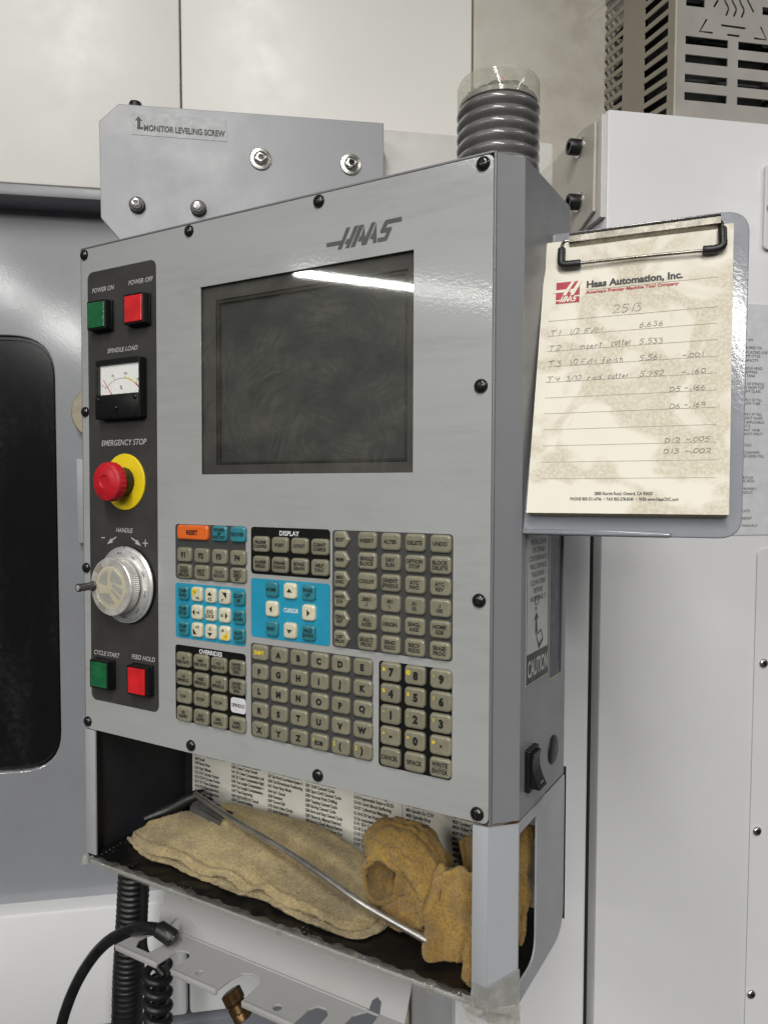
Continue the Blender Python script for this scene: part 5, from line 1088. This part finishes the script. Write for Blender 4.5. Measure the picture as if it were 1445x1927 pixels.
rub = link('rubber_flap', tube_mesh(spline([(0.012, 0.070, -0.1270), (0.030, 0.092, -0.1200), (0.050, 0.106, -0.1080), (0.066, 0.114, -0.1010)], 6), [0.004 + 0.004*math.sin(i*0.17) for i in range(19)], 10), WF, None, M['rubber'])
tag(rub, 'black rubber scrap in the back left corner of the bin', 'rubber scrap')

# ------------------------------------------------------------------ tool hanger under the bin
hg = thing('tool_hanger', 'pale grey slotted tool hanger bracket below the storage bin', 'hanger', (0.23, 0.02, -0.205))
ZL = -0.2026
LF = frame((0, 0, ZL), (1, 0, 0), (0, 1, 0))     # lip: u = X, v = Y, w up
def slot(x0, x1, y1, yf=-0.0260, tip_r=0.010):
    return [(x0, yf), (x0 + 0.001, y1 - 0.010), (x0 + 0.004, y1 - 0.003), ((x0 + x1)/2, y1), (x1 - 0.003, y1 - 0.003), (x1, y1 - 0.010), (x1, yf)]
outl = [(0.0850, 0.0205), (0.0742, -0.0240), (0.0760, -0.0258)]
s1 = [(0.1330, -0.0258), (0.1345, -0.0150), (0.1360, -0.0040), (0.1410, 0.0010), (0.1485, 0.0015), (0.1535, -0.0030), (0.1525, -0.0150), (0.1512, -0.0258)]
s2 = [(0.2090, -0.0258), (0.2105, -0.0080), (0.2145, 0.0030), (0.2240, 0.0078), (0.2340, 0.0060), (0.2385, -0.0020), (0.2380, -0.0258)]
s3 = [(0.2945, -0.0258), (0.2970, -0.0040), (0.3020, 0.0028), (0.3110, 0.0032), (0.3160, -0.0020), (0.3155, -0.0258)]
s4 = [(0.3320, -0.0258), (0.3335, -0.0050), (0.3350, 0.0085), (0.3440, 0.0190), (0.3553, 0.0190), (0.3555, -0.0258)]
outl += s1 + s2 + s3 + s4 + [(0.3800, -0.0258), (0.3800, 0.0205)]
hole0 = [(0.0950, -0.0180), (0.0890, -0.0080), (0.0910, 0.0010), (0.1000, 0.0120), (0.1080, 0.0195), (0.1140, 0.0192), (0.1185, 0.0060), (0.1130, -0.0180)]
link('slotted_lip', poly([outl], [hole0, circ(0.179, -0.0162, 0.0040, 20), circ(0.2715, -0.0166, 0.0042, 20)], -0.0022, 0.0, 0.0004), LF, hg, M['hanger'])
for a, b in ((0.0745, 0.1328), (0.1514, 0.2088), (0.2382, 0.2943), (0.3157, 0.3318), (0.3557, 0.3800)):
    link('front_hem', box(a + 0.0003, b - 0.0003, -0.0272, -0.0238, -0.0052, 0.0006, 0.0012), LF, hg, M['hanger'])
BFm = frame((0, 0.0205, ZL - 0.001), (1, 0, 0), (0, 0.0150, 0.0345))
bpo = [(0.0850, 0.0), (0.1000, 0.0), (0.1050, 0.009), (0.1090, 0.0125), (0.1125, 0.0122), (0.1140, 0.0), (0.3440, 0.0), (0.3458, 0.0085), (0.3505, 0.0125), (0.3548, 0.0100), (0.3553, 0.0), (0.3800, 0.0), (0.3815, 0.0630), (0.0865, 0.0630)]
link('back_plate', poly([bpo], (), -0.0020, 0.0, 0.0003), BFm, hg, M['hanger'])
link('fold_edge', tube_mesh([(0.1145, 0.0198, ZL - 0.0004), (0.3435, 0.0198, ZL - 0.0004)], 0.0013, 8), WF, hg, M['hanger'])
# black air hose through the hanger
hs = thing('air_hose', 'thick black hose with ferrule curving left out of the hanger', 'hose', (0.0, -0.005, -0.34))
hp = spline([(0.1330, -0.0020, -0.1920), (0.1140, -0.0050, -0.1866), (0.0836, -0.0060, -0.1943), (0.0477, -0.0060, -0.2151), (0.0184, -0.0050, -0.2424), (-0.0078, -0.0050, -0.2778), (-0.0278, -0.0050, -0.3150), (-0.0410, -0.0050, -0.3504), (-0.0480, -0.0050, -0.3900), (-0.0520, -0.005, -0.45)], 8)
link('tube', tube_mesh(hp, 0.0061, 18), WF, hs, M['hose'])
link('ferrule', tube_mesh([(0.1115, -0.0045, -0.1858), (0.1130, -0.0043, -0.1862), (0.1290, -0.0020, -0.1920), (0.1310, -0.0018, -0.1930)], [0.0062, 0.0082, 0.0086, 0.0074], 20), WF, hs, M['rubber'])
# corrugated conduit
cd = bmesh.new(); P = []; Rr = []
cpth = spline([(0.0085, 0.060, -0.150), (0.0050, 0.060, -0.200), (0.0000, 0.060, -0.260), (-0.0060, 0.060, -0.330), (-0.0100, 0.060, -0.430)], 45)
for i, p in enumerate(cpth): P.append(p); Rr.append(0.0172 + 0.0019 * math.sin(i * 1.5708) if i % 1 == 0 else 0.017)
Lc = 0; Rr = []
for i, p in enumerate(P):
    Lc += (p - P[i-1]).length if i else 0; Rr.append(0.0162 + 0.0020 * (0.5 + 0.5*math.cos(Lc / 0.0068 * 2*math.pi)))
bm_tube(cd, P, Rr, 24); o = link('corrugated_conduit', finish(cd, 'conduit', 1.2), WF, None, M['rubber']); tag(o, 'black corrugated conduit hanging vertically below the bin', 'conduit')
o = link('straight_cable', tube_mesh(spline([(0.0335, 0.050, -0.150), (0.0330, 0.050, -0.215), (0.0320, 0.050, -0.262), (0.0420, 0.052, -0.276), (0.0560, 0.056, -0.290)], 8), 0.0042, 12), WF, None, M['rubber']); tag(o, 'thin straight black cable hanging beside the corrugated conduit', 'cable')
hx = [(0.0450 + 0.0125*math.cos(t), 0.058 + 0.0125*math.sin(t), -0.283 - t/(2*math.pi)*0.0160) for t in [i*2*math.pi/24 for i in range(24*9)]]
o = link('coiled_cord', tube_mesh(hx, 0.0046, 12), WF, None, M['rubber']); tag(o, 'coiled black cord hanging right of the corrugated conduit', 'cord')
# brass fitting below the hanger
bf = thing('brass_fitting', 'brown brass hose fitting hanging in the hanger slot', 'fitting', (0.178, 0.02, -0.262))
bd = Vector((0.30, 0.0, -0.95)).normalized(); FX = frame((0.1765, 0.030, -0.2500), (0.80, 0.0, 0.60), (0, -1, 0))
link('hex_collar', lathe([(0.0080, 0), (0.0104, 0.001), (0.0104, 0.011), (0.0090, 0.0130)], 6, 0.3), FX, bf, M['brass'])
link('barrel', lathe([(0.0085, 0.013), (0.0097, 0.014), (0.0097, 0.021), (0.0090, 0.022), (0.0095, 0.023), (0.0093, 0.029), (0.0070, 0.030)], 28), FX, bf, M['brass'])
o = link('beige_hose', tube_mesh(spline([tuple(MF @ Vector((0.405, -0.36, -0.28))), tuple(MF @ Vector((0.408, -0.45, -0.28))), tuple(MF @ Vector((0.410, -0.62, -0.28)))], 6), 0.008, 12), WF, None, M['beigehose']); tag(o, 'beige hose hanging in the dark recess beside the white column', 'hose')
